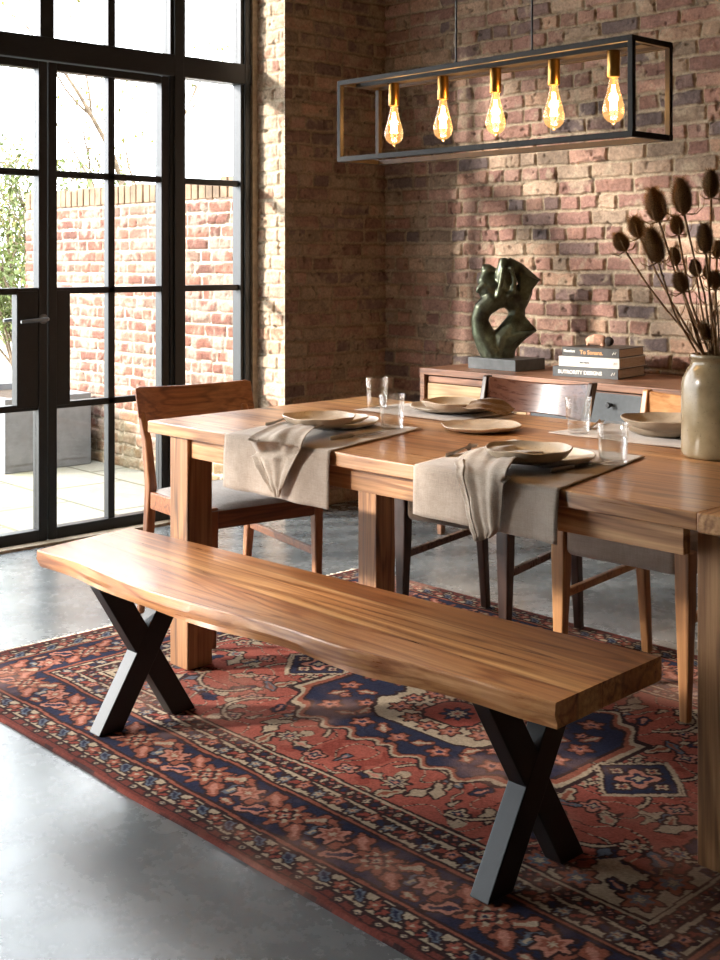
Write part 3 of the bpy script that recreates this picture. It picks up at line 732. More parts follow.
LX = [(-3.21, -3.21 + LW), (-1.392, -1.392 + LW)]; LY = [(2.20, 2.20 + LW), (3.0, 3.0 + LW)]
for a, b in LX:
    for c, d in LY if a < -2 else [(2.262, 2.262 + LW), LY[1]]: box('leg', M['table_z'], a - tx, b - tx, c - ty, d - ty, 0, hz - .038, tb, 0.004)
za, zb = hz - .038 - .062, hz - .038
box('apron', M['table_x'], LX[0][1] - tx, LX[1][0] - tx, 2.212 - ty, 2.238 - ty, za, zb, tb, 0.002)
box('apron', M['table_x'], LX[0][1] - tx, LX[1][0] - tx, 3.05 - ty, 3.078 - ty, za, zb, tb, 0.002)
for a in (LX[0][0] + .03, LX[1][0] + .03): box('apron', M['table_y'], a - tx, a + .028 - tx, LY[0][1] - ty, LY[1][0] - ty, za, zb, tb, 0.002)

# ------------------------------------------------------------------ bench
BZ = 0.45
bx, by = -2.29, 1.70
be = thing('bench', 'live edge wooden bench on two black X legs, in front of the table', 'bench', (bx, by, RZ))
front = [(-3.16, 1.715), (-3.08, 1.722), (-2.953, 1.730), (-2.822, 1.716), (-2.666, 1.704), (-2.519, 1.706), (-2.339, 1.722), (-2.231, 1.742), (-2.124, 1.752), (-1.982, 1.748), (-1.874, 1.756), (-1.733, 1.785), (-1.598, 1.797), (-1.506, 1.798), (-1.412, 1.818)]
back = [(-3.235, 2.072), (-2.927, 2.098), (-2.5, 2.122), (-2.15, 2.14), (-1.84, 2.16), (-1.58, 2.178), (-1.432, 2.195)]
def interp(tab, n):
    xs = [p[0] for p in tab]; ys = [p[1] for p in tab]; t = np.linspace(0, 1, n); k = np.linspace(0, 1, len(tab))
    xx = np.interp(t, np.linspace(0, 1, 200), np.interp(np.linspace(0, 1, 200), (np.array(xs) - xs[0]) / (xs[-1] - xs[0]), xs))
    # smooth cubic through samples
    yy = np.interp(xx, xs, ys)
    ker = np.array([1, 2, 3, 2, 1]) / 9.; yp = np.pad(yy, 2, mode='edge'); ys2 = np.convolve(yp, ker, 'valid')
    return xx, ys2
NX = 60; fx, fy = interp(front, NX); kx, ky = interp(back, NX); zt = BZ - RZ; zb_ = zt - .05
bm_ = MB(); sec = []
for i in range(NX):
    F = Vector((fx[i] - bx, fy[i] - by, 0)); K = Vector((kx[i] - bx, ky[i] - by, 0)); d = (K - F)
    w1 = .002 * math.sin(i * .5) + .001 * math.sin(i * 1.3)
    bark = .010 + .006 * math.sin(i * .37 + 1)
    prof = [F + Vector((0, bark, zb_)), F + Vector((0, .004 + w1 * .5 + .003, zb_ + .010)), F + Vector((0, w1, zb_ + .026)), F + Vector((0, .001, zt - .003)), F + Vector((0, .003, zt))]
    for k in range(1, 8): prof.append(F + d * (k / 8) + Vector((0, 0, zt)))
    prof += [K + Vector((0, -.004, zt)), K + Vector((0, 0, zt - .005)), K + Vector((0, 0, zb_ + .004)), K + Vector((0, -.004, zb_))]
    sec.append(prof)
n = len(sec[0]); bm_.v = [tuple(p) for s_ in sec for p in s_]
for i in range(NX - 1):
    for k in range(n):
        k2 = (k + 1) % n; bm_.f.append((i * n + k, i * n + k2, (i + 1) * n + k2, (i + 1) * n + k))
bm_.f.append(tuple(range(n))); bm_.f.append(tuple((NX - 1) * n + k for k in reversed(range(n))))
bm_.build('seat', M['bench_top'], be, angle=24)
for xc, yo in ((-2.865, 1.722), (-1.605, 1.822)):
    m = MB(); dp = .05; hgt = zb_ + .001; w = .076
    ya, yb = yo - by, yo + .312 - by
    x0, x1 = xc - dp / 2 - bx, xc + dp / 2 - bx
    def strut(y0, y1, e):
        return MB().hexa([(x0 + e, y0, 0), (x1 - e, y0, 0), (x1 - e, y0 + w, 0), (x0 + e, y0 + w, 0)], [(x0 + e, y1, hgt), (x1 - e, y1, hgt), (x1 - e, y1 + w, hgt), (x0 + e, y1 + w, hgt)])
    L = MB(); a = strut(ya, yb - w, 0.0); L.add(a.v, a.f); a = strut(yb - w, ya, 0.0015); L.add(a.v, a.f)
    L.build('leg', M['black'], be, 0.003)

# ------------------------------------------------------------------ chairs (front towards local -y)
def quad_leg(pts, sizes, roll=0):
    """tapered square leg through points, sizes = (sx, sy)"""
    m = MB(); b = 0
    for (x, y, z), (sx, sy) in zip(pts, sizes): m.v += [(x - sx / 2, y - sy / 2, z), (x + sx / 2, y - sy / 2, z), (x + sx / 2, y + sy / 2, z), (x - sx / 2, y + sy / 2, z)]
    for i in range(len(pts) - 1):
        for k in range(4):
            k2 = (k + 1) % 4; m.f.append((4 * i + k, 4 * i + k2, 4 * i + 4 + k2, 4 * i + 4 + k))
    m.f.append((3, 2, 1, 0)); e = 4 * (len(pts) - 1); m.f.append((e, e + 1, e + 2, e + 3)); return m
def cushion(x0, x1, y0, y1, z0, z1, crown, fn=None, n=20, inset=.0, pw=0.5):
    m = MB()
    def top(u, v):
        a = 2 * u - 1; b = 2 * v - 1
        k = max(0, (1 - abs(a) ** 6) * (1 - abs(b) ** 6)) ** .35
        x = x0 + (x1 - x0) * u; y = y0 + (y1 - y0) * v; tw = 1 - .06 * v
        return (x * tw, y, z0 + (z1 - z0 + crown * (1 - a * a) * (1 - b * b)) * k)
    m.grid(top, n, n); m.grid(lambda u, v: ((x0 + (x1 - x0) * u) * (1 - .06 * v), y0 + (y1 - y0) * v, z0), 1, 1)
    # close by walls is unnecessary: the crown meets the base level at its rim
    return m
def chair_round(name, label, loc, rz):
    """wood frame, drop-in cushion, broad bent back rail on top of the posts"""
    t = thing(name, label, 'chair', loc, rz); W2 = .205; wm, wx = M['teak'], M['teak_x']
    for sx in (-1, 1):
        quad_leg([(sx * W2, -.215, 0), (sx * W2 * 1.0, -.212, .40), (sx * W2, -.21, .455)], [(.024, .024), (.036, .036), (.038, .036)]).build('front_leg', wm, t, 0.008, 3)
        quad_leg([(sx * (W2 + .01), .285, 0), (sx * (W2 + .002), .235, .30), (sx * W2, .222, .46), (sx * (W2 + .004), .245, .62), (sx * (W2 + .006), .286, .72)], [(.024, .026), (.034, .034), (.034, .04), (.03, .032), (.026, .022)]).build('rear_leg', wm, t, 0.008, 3)
        box('side_rail', wx, sx * W2 - .012, sx * W2 + .012, -.195, .205, .385, .445, t, 0.004)
        MB().bar((sx * W2, -.21, .255), (sx * (W2 + .002), .235, .275), .014, .026, (1, 0, 0)).build('stretcher', wx, t, 0.004)
    box('front_rail', wx, -W2 + .017, W2 - .017, -.225, -.203, .385, .445, t, 0.004)
    box('rear_rail', wx, -W2 + .017, W2 - .017, .21, .232, .385, .445, t, 0.004)
    cushion(-W2 - .012, W2 + .012, -.232, .205, .445, .462, .022, n=24).build('seat', M['grey'], t, angle=70)
    m = MB(); n = 24
    def sec_(i):
        u = -1 + 2 * i / n; x = u * .238 + .006; bow = .055 * (1 - u * u); y = .268 + bow - .0
        hh = .135 - .022 * abs(u) ** 3
        zt = .795 + .012 * (abs(u) ** 2) ; zb = zt - hh
        return x, y, zb, zt
    pts = []
    for i in range(n + 1):
        x, y, zb, zt = sec_(i)
        e = min(1, (1 - abs(-1 + 2 * i / n)) * 12 + .45)
        c = (zb + zt) / 2; h2 = (zt - zb) / 2 * (0.78 + 0.22 * e)
        pts.append([(x, y - .010, c - h2), (x, y + .004, c - h2), (x, y + .026, c + h2 * .6), (x, y + .030, c + h2), (x, y + .018, c + h2)])
    m.v = [q for s_ in pts for q in s_]; k5 = 5
    for i in range(n):
        for k in range(k5):
            k2 = (k + 1) % k5; m.f.append((i * k5 + k, i * k5 + k2, (i + 1) * k5 + k2, (i + 1) * k5 + k))
    m.f.append(tuple(range(k5))); m.f.append(tuple(n * k5 + k for k in reversed(range(k5))))
    m.build('backrest', wx, t, 0.005, 3)
    return t
def chair_box(name, label, loc, rz, wm, wx, fab, w=.41, depth=.43, ztop=.487, htop=.835):
    """upholstered box seat between tapered square legs, curved back panel between two posts"""
    t = thing(name, label, 'chair', loc, rz); W2 = w / 2; y0, y1 = -depth / 2, depth / 2
    for sx in (-1, 1):
        quad_leg([(sx * (W2 + .002), y0, 0), (sx * W2, y0 + .004, .34), (sx * W2, y0 + .004, ztop - .022)], [(.026, .026), (.046, .042), (.048, .044)]).build('front_leg', wm, t, 0.006, 3)
        quad_leg([(sx * (W2 - .012), y1 + .035, 0), (sx * (W2 - .01), y1 + .004, .36), (sx * (W2 - .01), y1, .46), (sx * (W2 + .004), y1 + .03, .66), (sx * (W2 + .014), y1 + .085, htop)], [(.028, .028), (.036, .04), (.036, .042), (.026, .038), (.022, .036)]).build('rear_leg', wm, t, 0.006, 3)
        MB().bar((sx * W2, y0 + .01, .27), (sx * (W2 - .01), y1 + .008, .295), .018, .024, (1, 0, 0)).build('stretcher', wx, t, 0.004)
    m = MB(); m.box(-W2 + .02, W2 - .02, y0 - .012, y1 + .006, ztop - .095, ztop)
    m2 = MB(); m2.box(-W2 - .018, W2 + .018, y0 + .03, y1 - .03, ztop - .095, ztop - .004)
    o = m.build('seat', fab, t, 0.022, 5)
    o2 = m2.build('seat_side', fab, t, 0.018, 5)
    n = 20; m = MB(); pts = []
    for i in range(n + 1):
        u = -1 + 2 * i / n; x = u * (W2 + .002); bow = .045 * (1 - u * u); zt = htop - .004 - .014 * (1 - u * u); zb = zt - .125 + .02 * (1 - u * u)
        yb, yt = y1 + .048 + bow, y1 + .078 + bow
        pts.append([(x, yb - .008, zb), (x, yb + .008, zb), (x, yt + .009, zt), (x, yt - .007, zt)])
    m.v = [q for s_ in pts for q in s_]
    for i in range(n):
        for k in range(4):
            k2 = (k + 1) % 4; m.f.append((i * 4 + k, i * 4 + k2, (i + 1) * 4 + k2, (i + 1) * 4 + k))
    m.f.append((0, 1, 2, 3)); m.f.append(tuple(n * 4 + k for k in (3, 2, 1, 0)))
    m.build('backrest', wx, t, 0.004, 2)
    return t
chair_round('dining_chair', 'teak dining chair with grey seat at the window end of the table', (-3.43, 2.615, RZ), R(83))
chair_box('dining_chair', 'dark walnut dining chair with glossy curved back on the far side of the table', (-2.735, 3.165, RZ), R(6), M['walnut'], M['walnut_x'], M['brown'], .41)
chair_box('dining_chair', 'light oak dining chair with taupe padded seat tucked under the table behind the vase', (-2.06, 3.145, RZ), R(3), M['oak'], M['oak_x'], M['taupe'], .405)

# ------------------------------------------------------------------ sideboard
SZ = 0.77; SX0, SX1, SY0, SY1 = -4.0, -2.12, 4.13, 4.655
sb = thing('sideboard', 'low walnut sideboard with pale and charcoal fronts against the brick wall', 'sideboard', (SX0, SY0, 0)); sw = SX1 - SX0; sd = SY1 - SY0
box('top', M['side_x'], 0, sw, 0, sd, SZ - .03, SZ, sb, 0.003)
for x in (0, sw - .028): box('side_panel', M['side_x'], x, x + .028, 0.002, sd, .20, SZ - .03, sb, 0.002)
box('bottom_panel', M['side_x'], .028, sw - .028, 0.002, sd, .20, .225, sb, 0.002)
box('back_panel', M['side_x'], .028, sw - .028, sd - .02, sd, .225, SZ - .03, sb)
bw = (sw - .056) / 3
for i in range(3):
    x0 = .028 + i * bw
    if i: box('divider', M['side_x'], x0 - .009, x0 + .009, .012, sd - .02, .225, SZ - .03, sb)
    box('drawer_rail', M['side_x'], x0 + .012, x0 + bw - .012, .018, .04, SZ - .065, SZ - .036, sb, .002)
    f = box('door', M['charcoal'] if i == 1 else M['side_light'], x0 + .012, x0 + bw - .012, .012, .032, .235, SZ - (.04 if i == 1 else .068), sb, 0.003)
    if i == 1: f['label'] = 'charcoal painted front'
    k = MB(); kx_ = x0 + bw * (.70 if i == 1 else .5); kz = SZ - .085 if i == 1 else .46
    k.lathe([(0.0, 0), (.007, 0), (.006, .012), (.011, .018), (.0125, .024), (.009, .029), (0, .030)], 20)
    Q = Matrix.Translation((kx_, .012, kz)) @ Matrix.Rotation(R(90), 4, 'X'); k.v = [tuple(Q @ Vector(v)) for v in k.v]
    k.build('knob', M['black'], f)
for x in (.06, sw - .10):
    for y in (.04, sd - .08): quad_leg([(x + .02, y + .02, 0), (x + .02, y + .02, .20)], [(.026, .026), (.04, .04)]).build('leg', M['side_x'], sb, .004)

# ------------------------------------------------------------------ sculpture
ANG = math.atan2(RT[1], RT[0])
sc = thing('sculpture', 'abstract twisted bronze sculpture with a hole, on a slate block on the sideboard', 'sculpture', (-3.687, 4.379, SZ), 0)
box('plinth', M['slate'], -.142, .142, -.105, .105, 0, .052, sc, .003)
u = 1 / (6.86 * 215)
def zp(x, y, d=0): return ((x - 290) * u, d * u, (815 - y) * u)
m = MB()
def blob(path, seg=14, flat=.85): m.tube([zp(x, y, d) for x, y, r_, d in path], [r_ * u for x, y, r_, d in path], seg, flat)
blob([(285, 410, 56, -10), (210, 435, 74, -25), (150, 490, 66, -20), (132, 560, 60, 0), (150, 640, 74, 10), (190, 720, 88, 10), (235, 790, 98, 0), (250, 850, 98, 0)])
blob([(290, 140, 22, -10), (296, 180, 42, -8), (290, 260, 58, 0), (300, 340, 74, 10), (350, 420, 90, 20), (382, 480, 64, 25), (386, 540, 60, 20), (345, 620, 76, 5), (300, 690, 92, 0), (275, 770, 98, 0), (265, 850, 98, 0)])
blob([(150, 205, 26, 40), (192, 218, 38, 35), (232, 240, 32, 25)], flat=1.1)
blob([(190, 235, 40, 30), (172, 290, 52, 15), (190, 350, 80, 5), (240, 395, 84, 0), (310, 420, 74, 0)])
blob([(170, 320, 40, -20), (120, 360, 24, -25), (108, 378, 12, -25)])
blob([(285, 200, 16, -60), (262, 330, 18, -78), (245, 410, 20, -70)]); blob([(335, 200, 15, -50), (360, 300, 18, -60), (352, 370, 20, -62), (310, 400, 16, -66)])
def fin(poly, d0, d1):
    n = len(poly); m.add([zp(x, y, d0) for x, y in poly] + [zp(x, y, d1) for x, y in poly], [tuple(reversed(range(n))), tuple(range(n, 2 * n))] + [(i, (i + 1) % n, n + (i + 1) % n, n + i) for i in range(n)])
blob([(310, 170, 44, 0), (390, 225, 56, 5), (465, 268, 40, 10), (520, 288, 20, 12), (548, 293, 8, 12)], flat=.8)
blob([(400, 230, 50, 10), (445, 310, 52, 10), (450, 380, 42, 15), (420, 440, 46, 20), (390, 480, 50, 20)], flat=.9)
fin([(400, 240), (535, 293), (490, 350), (455, 430), (400, 430)], -38, 25)
fin([(385, 470), (440, 540), (518, 632), (440, 690), (370, 760), (330, 790), (290, 700), (330, 610)], -30, 40)
fin([(250, 700), (380, 640), (518, 632), (380, 705), (300, 760)], -75, 10)
fin([(195, 250), (285, 230), (300, 330), (195, 350)], 5, 50)
m.v = [tuple(Matrix.Rotation(ANG, 3, 'Z') @ Vector(v) + Vector((-.01, -.01, .052))) for v in m.v]
o = m.build('figure', M['bronze'], sc, angle=0)
md = o.modifiers.new('r', 'REMESH'); md.mode = 'VOXEL'; md.voxel_size = .0042; md.use_smooth_shade = True
md = o.modifiers.new('s', 'SMOOTH'); md.iterations = 12; md.factor = .6

# ------------------------------------------------------------------ books
cov = [plain('charcoal book cloth', (78, 80, 80), .55, 80, .1), plain('white book jacket', (206, 200, 190), .5, 80, .06), plain('dark slate jacket', (64, 62, 58), .4, 80, .15)]
pages = wood('page edges', [(138, 122, 104), (168, 150, 130), (180, 164, 144), (194, 178, 158)], 1, rough=.9, ring=60, xs=3)
white = plain('pale lettering', (226, 222, 212), .6, 80, .02); orange = plain('orange lettering', (206, 150, 96), .6, 80, .02)
def letter(txt, size, m, parent, loc, name='spine_lettering'):
    cu = bpy.data.curves.new('t', 'FONT'); cu.body = txt; cu.size = size; cu.extrude = .0003; cu.offset = .0006
    to = bpy.data.objects.new('t', cu); C.objects.link(to)
    bpy.context.view_layer.update()
    me = bpy.data.meshes.new_from_object(to.evaluated_get(bpy.context.evaluated_depsgraph_get())); bpy.data.objects.remove(to)
    o = bpy.data.objects.new(name, me); C.objects.link(o); me.materials.clear(); me.materials.append(m); o.parent = parent
    o.location = loc; o.rotation_euler = (R(90), 0, 0); return o
BA = math.atan2(.05, .303)
def book(label, x, y, z, L, D, T, cm, rz, texts):
    b = thing('book', label, 'book', (x, y, z), rz, 'books stacked on the sideboard')
    k = MB(); k.box(0, L, 0, D, 0, .003); k.box(0, L, 0, D, T - .003, T); k.box(0, L, 0, .004, 0.003, T - .003); k.build('cover', cm, b, .001)
    box('pages', pages, .004, L - .005, .0045, D - .005, .0031, T - .0031, b, .001)
    for (tx_, s_, mm, lx, lz) in texts: letter(tx_, s_, mm, b, (lx, -.0006, lz))
    e = MB(); e.tube([(L - .030, -.0004, T * .35), (L - .024, -.0004, T * .62), (L - .018, -.0004, T * .4), (L - .014, -.0004, T * .66)], .0022, 6); e.build('emblem', white, b)
    return b
book('grey clothbound book, lowest of the stack on the sideboard', -3.315, 4.245, SZ + .0005, .305, .27, .043, cov[0], BA, [('BUTRORITY DESIGNS', .0215, white, .026, .014)])
book('white jacketed book in the middle of the stack', -3.290, 4.254, SZ + .0445, .283, .268, .043, cov[1], BA, [('Interiors', .013, cov[0], .10, .016)])
book('dark jacketed book with orange lettering, topmost of the stack', -3.278, 4.262, SZ + .0885, .266, .25, .038, cov[2], BA, [('Mansion', .016, white, .008, .017), ('To Sonana.', .024, orange, .085, .011)])
st_ = MB(); r = random.Random(8)
st_.tube([(-.062, 0, .022), (-.045, .004, .026), (-.015, -.004, .032), (.015, .004, .028), (.032, 0, .026)], [.012, .020, .026, .024, .018], 14, .8)
st_.tube([(-.05, -.006, 0), (-.048, 0, .02)], [.008, .012], 10); st_.tube([(.02, -.004, 0), (.018, 0, .02)], [.010, .013], 10)
dw = thing('driftwood', 'small knobbly pink driftwood piece lying on the top book', 'ornament', (-3.165, 4.37, SZ + .1267), BA)
o = st_.build('body', plain('pinkish weathered wood', (196, 150, 124), .85, 40, .3, .4), dw, sub=1); 
m = MB(); m.tube([(.030, 0, .022), (.042, .002, .026), (.062, -.002, .024), (.07, 0, .022)], [.014, .024, .018, .006], 14, .85); m.build('dark_end', plain('charred bark', (44, 32, 26), .8, 60, .3, .4), dw, sub=1)
for o in (st_, m): pass

# ------------------------------------------------------------------ table linen
def cloth_quad(name, label, cs, hang, m, group, seed, hang_edge='front'):
    """a mat on the table top whose front (or back) end hangs over the edge; cs = FL, FR, BR, BL on the top"""
    t = thing(name, label, 'placemat', (0, 0, 0), 0, group); zt = TT + .0012; g = MB(); r = random.Random(seed)
    FL, FR, BR, BL = [Vector((a, b)) for a, b in cs]; rc = .012
    top = (BL - FL).length; arc = rc * math.pi / 2; tot = hang + top
    ph = [r.uniform(0, 6) for _ in range(4)]
    def fn(u, v):
        s = v * tot                      # from the hanging hem up and across the table
        wav = .006 * math.sin(u * 9 + ph[0]) + .004 * math.sin(u * 21 + ph[1])
        if hang and s < hang:
            a = FL.lerp(FR, u); dz = hang - s; k = min(1, dz / .05)
            skew = (hang - s) * .02 * (u - .5)
            return (a.x + skew, (TY0 - .0105 - (.006 + wav) * k * (.4 + dz * 2.5)) if hang_edge == 'front' else (TY1 + .0105 + (.006 + wav) * k), zt - dz - (.006 if dz > 0 else 0) * (1 - k) * 0 + 0)
        k = (s - hang) / top; a = FL.lerp(FR, u).lerp(BL.lerp(BR, u), k)
        lift = .0012 * math.sin(u * 13 + ph[2]) * math.sin(k * 9 + ph[3]) + .0012
        ed = 0.0
        y = a.y
        if hang and k < .03: y = (TY0 - .0105) if hang_edge == 'front' else (TY1 + .0105); 
        return (a.x, y if not hang or k >= .03 else (TY0 - .0105 + k / .03 * .016 if hang_edge == 'front' else TY1 + .0105 - k / .03 * .016), zt + max(0, lift))
    g.grid(fn, 36, 60)
    g.build('cloth', m, t, solid=.0022, angle=0)
    return t
MG = 'linen place mats'
cloth_quad('placemat', 'oatmeal linen placemat hanging over the near edge at the window end of the table', [(-2.885, TY0), (-2.428, TY0), (-2.565, 2.655), (-3.0, 2.655)], .152, M['linen'], MG, 1)
cloth_quad('placemat', 'oatmeal linen placemat hanging over the near edge of the table above the walnut chair', [(-2.12, TY0), (-1.675, TY0), (-1.805, 2.69), (-2.23, 2.68)], .118, M['linen'], MG, 2)
cloth_quad('placemat', 'linen placemat on the far side of the table beneath the plates before the walnut chair', [(-3.05, 2.835), (-2.60, 2.845), (-2.62, 3.165), (-3.06, 3.165)], 0, M['linen'], MG, 3)
cloth_quad('placemat', 'linen placemat on the far side of the table beneath the plates beside the vase', [(-2.25, 2.862), (-1.80, 2.885), (-1.81, 3.165), (-2.25, 3.165)], 0, M['linen'], MG, 4)

# ------------------------------------------------------------------ plates
def plate(label, c, z, rad, h, m, seed, bowl=False, tilt=(0, 0)):
    r = random.Random(seed); p1, p2, p3 = r.uniform(0, 6), r.uniform(0, 6), r.uniform(0, 6)
    t = thing('plate', label, 'plate', (c[0], c[1], z), 0, 'stoneware plates on the table'); t.rotation_euler = (tilt[0], tilt[1], 0)
    f = rad * (.66 if not bowl else .64); th = .0048
    prof = [(0, 0.0), (f * .8, 0.0), (f, .0008), (rad * .86, h * .40), (rad * .96, h * .78), (rad, h), (rad - .0028, h + .0018), (rad * .945, h * .80 + .003), (rad * .84, h * .44 + .003), (f * .96, th + .0012), (f * .7, th), (0, th)]
    def wob(a, rr, zz):
        k = (rr / rad) ** 2; return rad * k * (.013 * math.sin(2 * a + p1) + .009 * math.sin(3 * a + p2) + .006 * math.sin(5 * a + p3)), k * (.0014 * math.sin(3 * a + p3) + .001 * math.sin(7 * a + p1)) * (zz > .3 * h)
    MB().lathe(prof, 72, (0, 0, 0), wob).build('dish', m, t, angle=60)
    return t
zm = TT + .0062
a = P(336, 424, zm + .006); plate('broad plate, lowest of the three by the napkin at the window end of the table', a, zm, .128, .020, M['plate_pale'], 1)
a = P(330, 420, zm + .02); plate('middle plate of the three stacked at the window end of the table', a, zm + .0125, .115, .018, M['plate'], 2)
a = P(319, 416, zm + .05); plate('shallow bowl shaped plate topping the three at the window end of the table', a, zm + .0235, .106, .028, M['plate'], 3, True)
a = P(548, 458, zm + .01); plate('wide plate under the bowl at the near place setting in the middle of the table', a, zm, .116, .021, M['plate_pale'], 4)
a = P(528.5, 448, zm + .045); plate('shallow bowl shaped plate on top at the near place setting beside the hanging napkin', a, zm + .0145, .107, .032, M['plate_dark'], 5, True)
a = P(481, 426.5, TT + .012); plate('lone pinkish plate lying on the bare wood in the middle of the table', a, TT + .001, .120, .017, M['plate'], 6)
a = P(452, 407, zm + .012); plate('lower wide plate on the far linen mat before the walnut chair', a, zm, .142, .018, M['plate_pale'], 7)
a = P(453.5, 402, zm + .04); plate('upper plate of the pair on the far linen mat before the walnut chair', a, zm + .0145, .104, .029, M['plate'], 8, True)
a = P(664, 430, zm + .012); plate('lower plate of the pair half hidden behind the vase', a, zm, .118, .026, M['plate_dark'], 9)
a = P(665, 420, zm + .045); plate('upper wavy rimmed plate of the pair half hidden behind the vase', a, zm + .0205, .125, .031, M['plate_dark'], 10, True)

# ------------------------------------------------------------------ napkins
def napkin(label, rows, m, seed, pleat=.0065, group='linen napkins on the table'):
    """rows of (left, right) points from the plate out to the hanging tip"""
    t = thing('napkin', label, 'napkin', (0, 0, 0), 0, group); r = random.Random(seed)
    Ls = [Vector(a) for a, b in rows]; Rs = [Vector(b) for a, b in rows]; n = len(rows)
    def cr(pts, x):
        x = min(max(x, 0), n - 1 - 1e-6); i = int(x); f = x - i; g = lambda k: pts[min(max(k, 0), n - 1)]
        p0, p1, p2, p3 = g(i - 1), g(i), g(i + 1), g(i + 2)
        return .5 * ((2 * p1) + (p2 - p0) * f + (2 * p0 - 5 * p1 + 4 * p2 - p3) * f * f + (3 * p1 - p0 - 3 * p2 + p3) * f ** 3)
    ph = [r.uniform(0, 6.28) for _ in range(6)]
    def pt(u, v, off=0.0):
        x = v * (n - 1); a = cr(Ls, x); b = cr(Rs, x); w = (b - a).length; q = a.lerp(b, u)
        dv = cr(Ls, min(x + .1, n - 1)).lerp(cr(Rs, min(x + .1, n - 1)), u) - cr(Ls, max(x - .1, 0)).lerp(cr(Rs, max(x - .1, 0)), u)
        nn = (b - a).cross(dv); 
        if nn.length < 1e-9: nn = Vector((0, -1, 0))
        nn.normalize()
        if nn.z < -.2 or (abs(nn.z) < .2 and nn.y > 0): nn = -nn
        am = pleat * min(1, w / .06)
        dz = am * (math.sin(u * 11 + ph[0] + v * 2.5) * .55 + math.sin(u * 23 + ph[1] - v * 4) * .3 + math.sin(u * 5 + v * 9 + ph[2]) * .4 + math.sin(v * 26 + u * 7 + ph[3]) * .12) + am * 1.15
        return q + nn * (max(dz, .0004) + off)
    MB().grid(lambda u, v: pt(u, v), 44, 70).build('cloth', m, t, solid=.0018, angle=0)
    hm = MB(); hm.grid(lambda u, v: pt(u * .19, .36 + v * .62, .0030 + .001 * math.sin(v * 34)), 8, 60)
    hm.build('hem', m, t, solid=.0018, angle=0)
    return t
zt = TT + .012
def hp(px, py): return onY(px, py, TY0 - .030)
napkin('crumpled linen napkin spilling over the table edge at the window end, pointed corner hanging', [
    (P(296, 423, zt + .012), P(336, 428, zt + .004)), (P(279, 427, zt + .018), P(318, 431, zt + .022)), (P(262, 433, zt + .010), P(309, 436, zt + .020)), (P(251, 441.5, zt - .004) + Vector((0, -.005, 0)), hp(304, 444)),
    (hp(253, 452), hp(298, 458)), (hp(259, 465), hp(292, 472)), (hp(267, 481), hp(286, 486)), (hp(272, 491), hp(284, 490)), (hp(275, 497), hp(280, 496))], M['linen2'], 3)
napkin('crumpled linen napkin spilling over the near edge above the walnut chair, rounded corner hanging', [
    (P(500, 447, zt + .014), P(546, 457, zt + .004)), (P(488, 449, zt + .022), P(526, 457, zt + .026)), (P(470, 453, zt + .016), P(516, 462, zt + .022)), (P(457, 465, zt - .004) + Vector((0, -.005, 0)), hp(511, 471)),
    (hp(457, 472), hp(507, 484)), (hp(464, 492), hp(504, 502)), (hp(470, 515), hp(501, 522)), (hp(475, 531), hp(500, 530)), (hp(479, 541), hp(492, 537))], M['linen2'], 5)
napkin('folded tan linen napkin draped across the plates on the far mat', [
    (P(462, 411, zt + .022), P(478, 401, zt + .045)), (P(476, 412, zt + .024), P(490, 400, zt + .044)), (P(488, 413, zt + .018), P(500, 403, zt + .030)), (P(500, 415, zt + .008), P(508, 408, zt + .010)), (P(508, 416, zt), P(514, 411, zt))], M['linen_dark'], 7, .006)

# ------------------------------------------------------------------ cutlery
def fork(label, a, b):
    d = (Vector(b) - Vector(a)); L = .185; t = thing('fork', label, 'fork', (a[0], a[1], zm + .0008), math.atan2(d.y, d.x), 'cutlery on the mats')
    m = MB(); m.tube([(0, 0, .002), (.05, 0, .002), (.115, 0, .006), (.135, 0, .004)], [.006, .0045, .0028, .005], 10, .35)
    m.build('handle', M['steel'], t)
    m = MB(); m.tube([(.133, 0, .004), (.145, 0, .003), (.155, 0, .003)], [.006, .011, .011], 10, .16)
    for k in (-1.5, -.5, .5, 1.5): m.tube([(.152, k * .0055, .003), (.175, k * .0055, .004), (.188, k * .005, .008)], [.0018, .0017, .0009], 6)
    m.build('tines', M['steel'], t)
def knife(label, a, b):
    d = (Vector(b) - Vector(a)); t = thing('table_knife', label, 'knife', (a[0], a[1], zm + .0008), math.atan2(d.y, d.x), 'cutlery on the mats')
    m = MB(); m.tube([(0, 0, .003), (.01, 0, .003), (.08, 0, .003), (.09, 0, .003)], [.004, .0065, .005, .004], 10, .5); m.build('handle', M['steel'], t)
    m = MB(); pl_ = [(.09, -.006), (.20, -.008), (.212, -.002), (.208, .006), (.09, .006)]
    k = len(pl_); m.add([(x, y, .003) for x, y in pl_] + [(x, y, .0045) for x, y in pl_], [tuple(reversed(range(k))), tuple(range(k, 2 * k))] + [(i, (i + 1) % k, k + (i + 1) % k, k + i) for i in range(k)]); m.build('blade', M['steel'], t, .0006)
fork('fork left of the napkin on the near placemat above the walnut chair', P(446, 456.5, zm), P(475, 447, zm))
knife('knife right of the plates on the near placemat above the walnut chair', P(551, 472.5, zm), P(590, 465, zm))
fork('fork left of the napkin on the placemat at the window end', P(266, 425.5, zm), P(296, 418, zm))
knife('knife right of the three plates on the placemat at the window end', P(330, 440, zm), P(366, 435, zm))
fork('fork between the tumbler and the half hidden plates on the far mat', P(588, 430, zm), P(600, 423.5, zm))

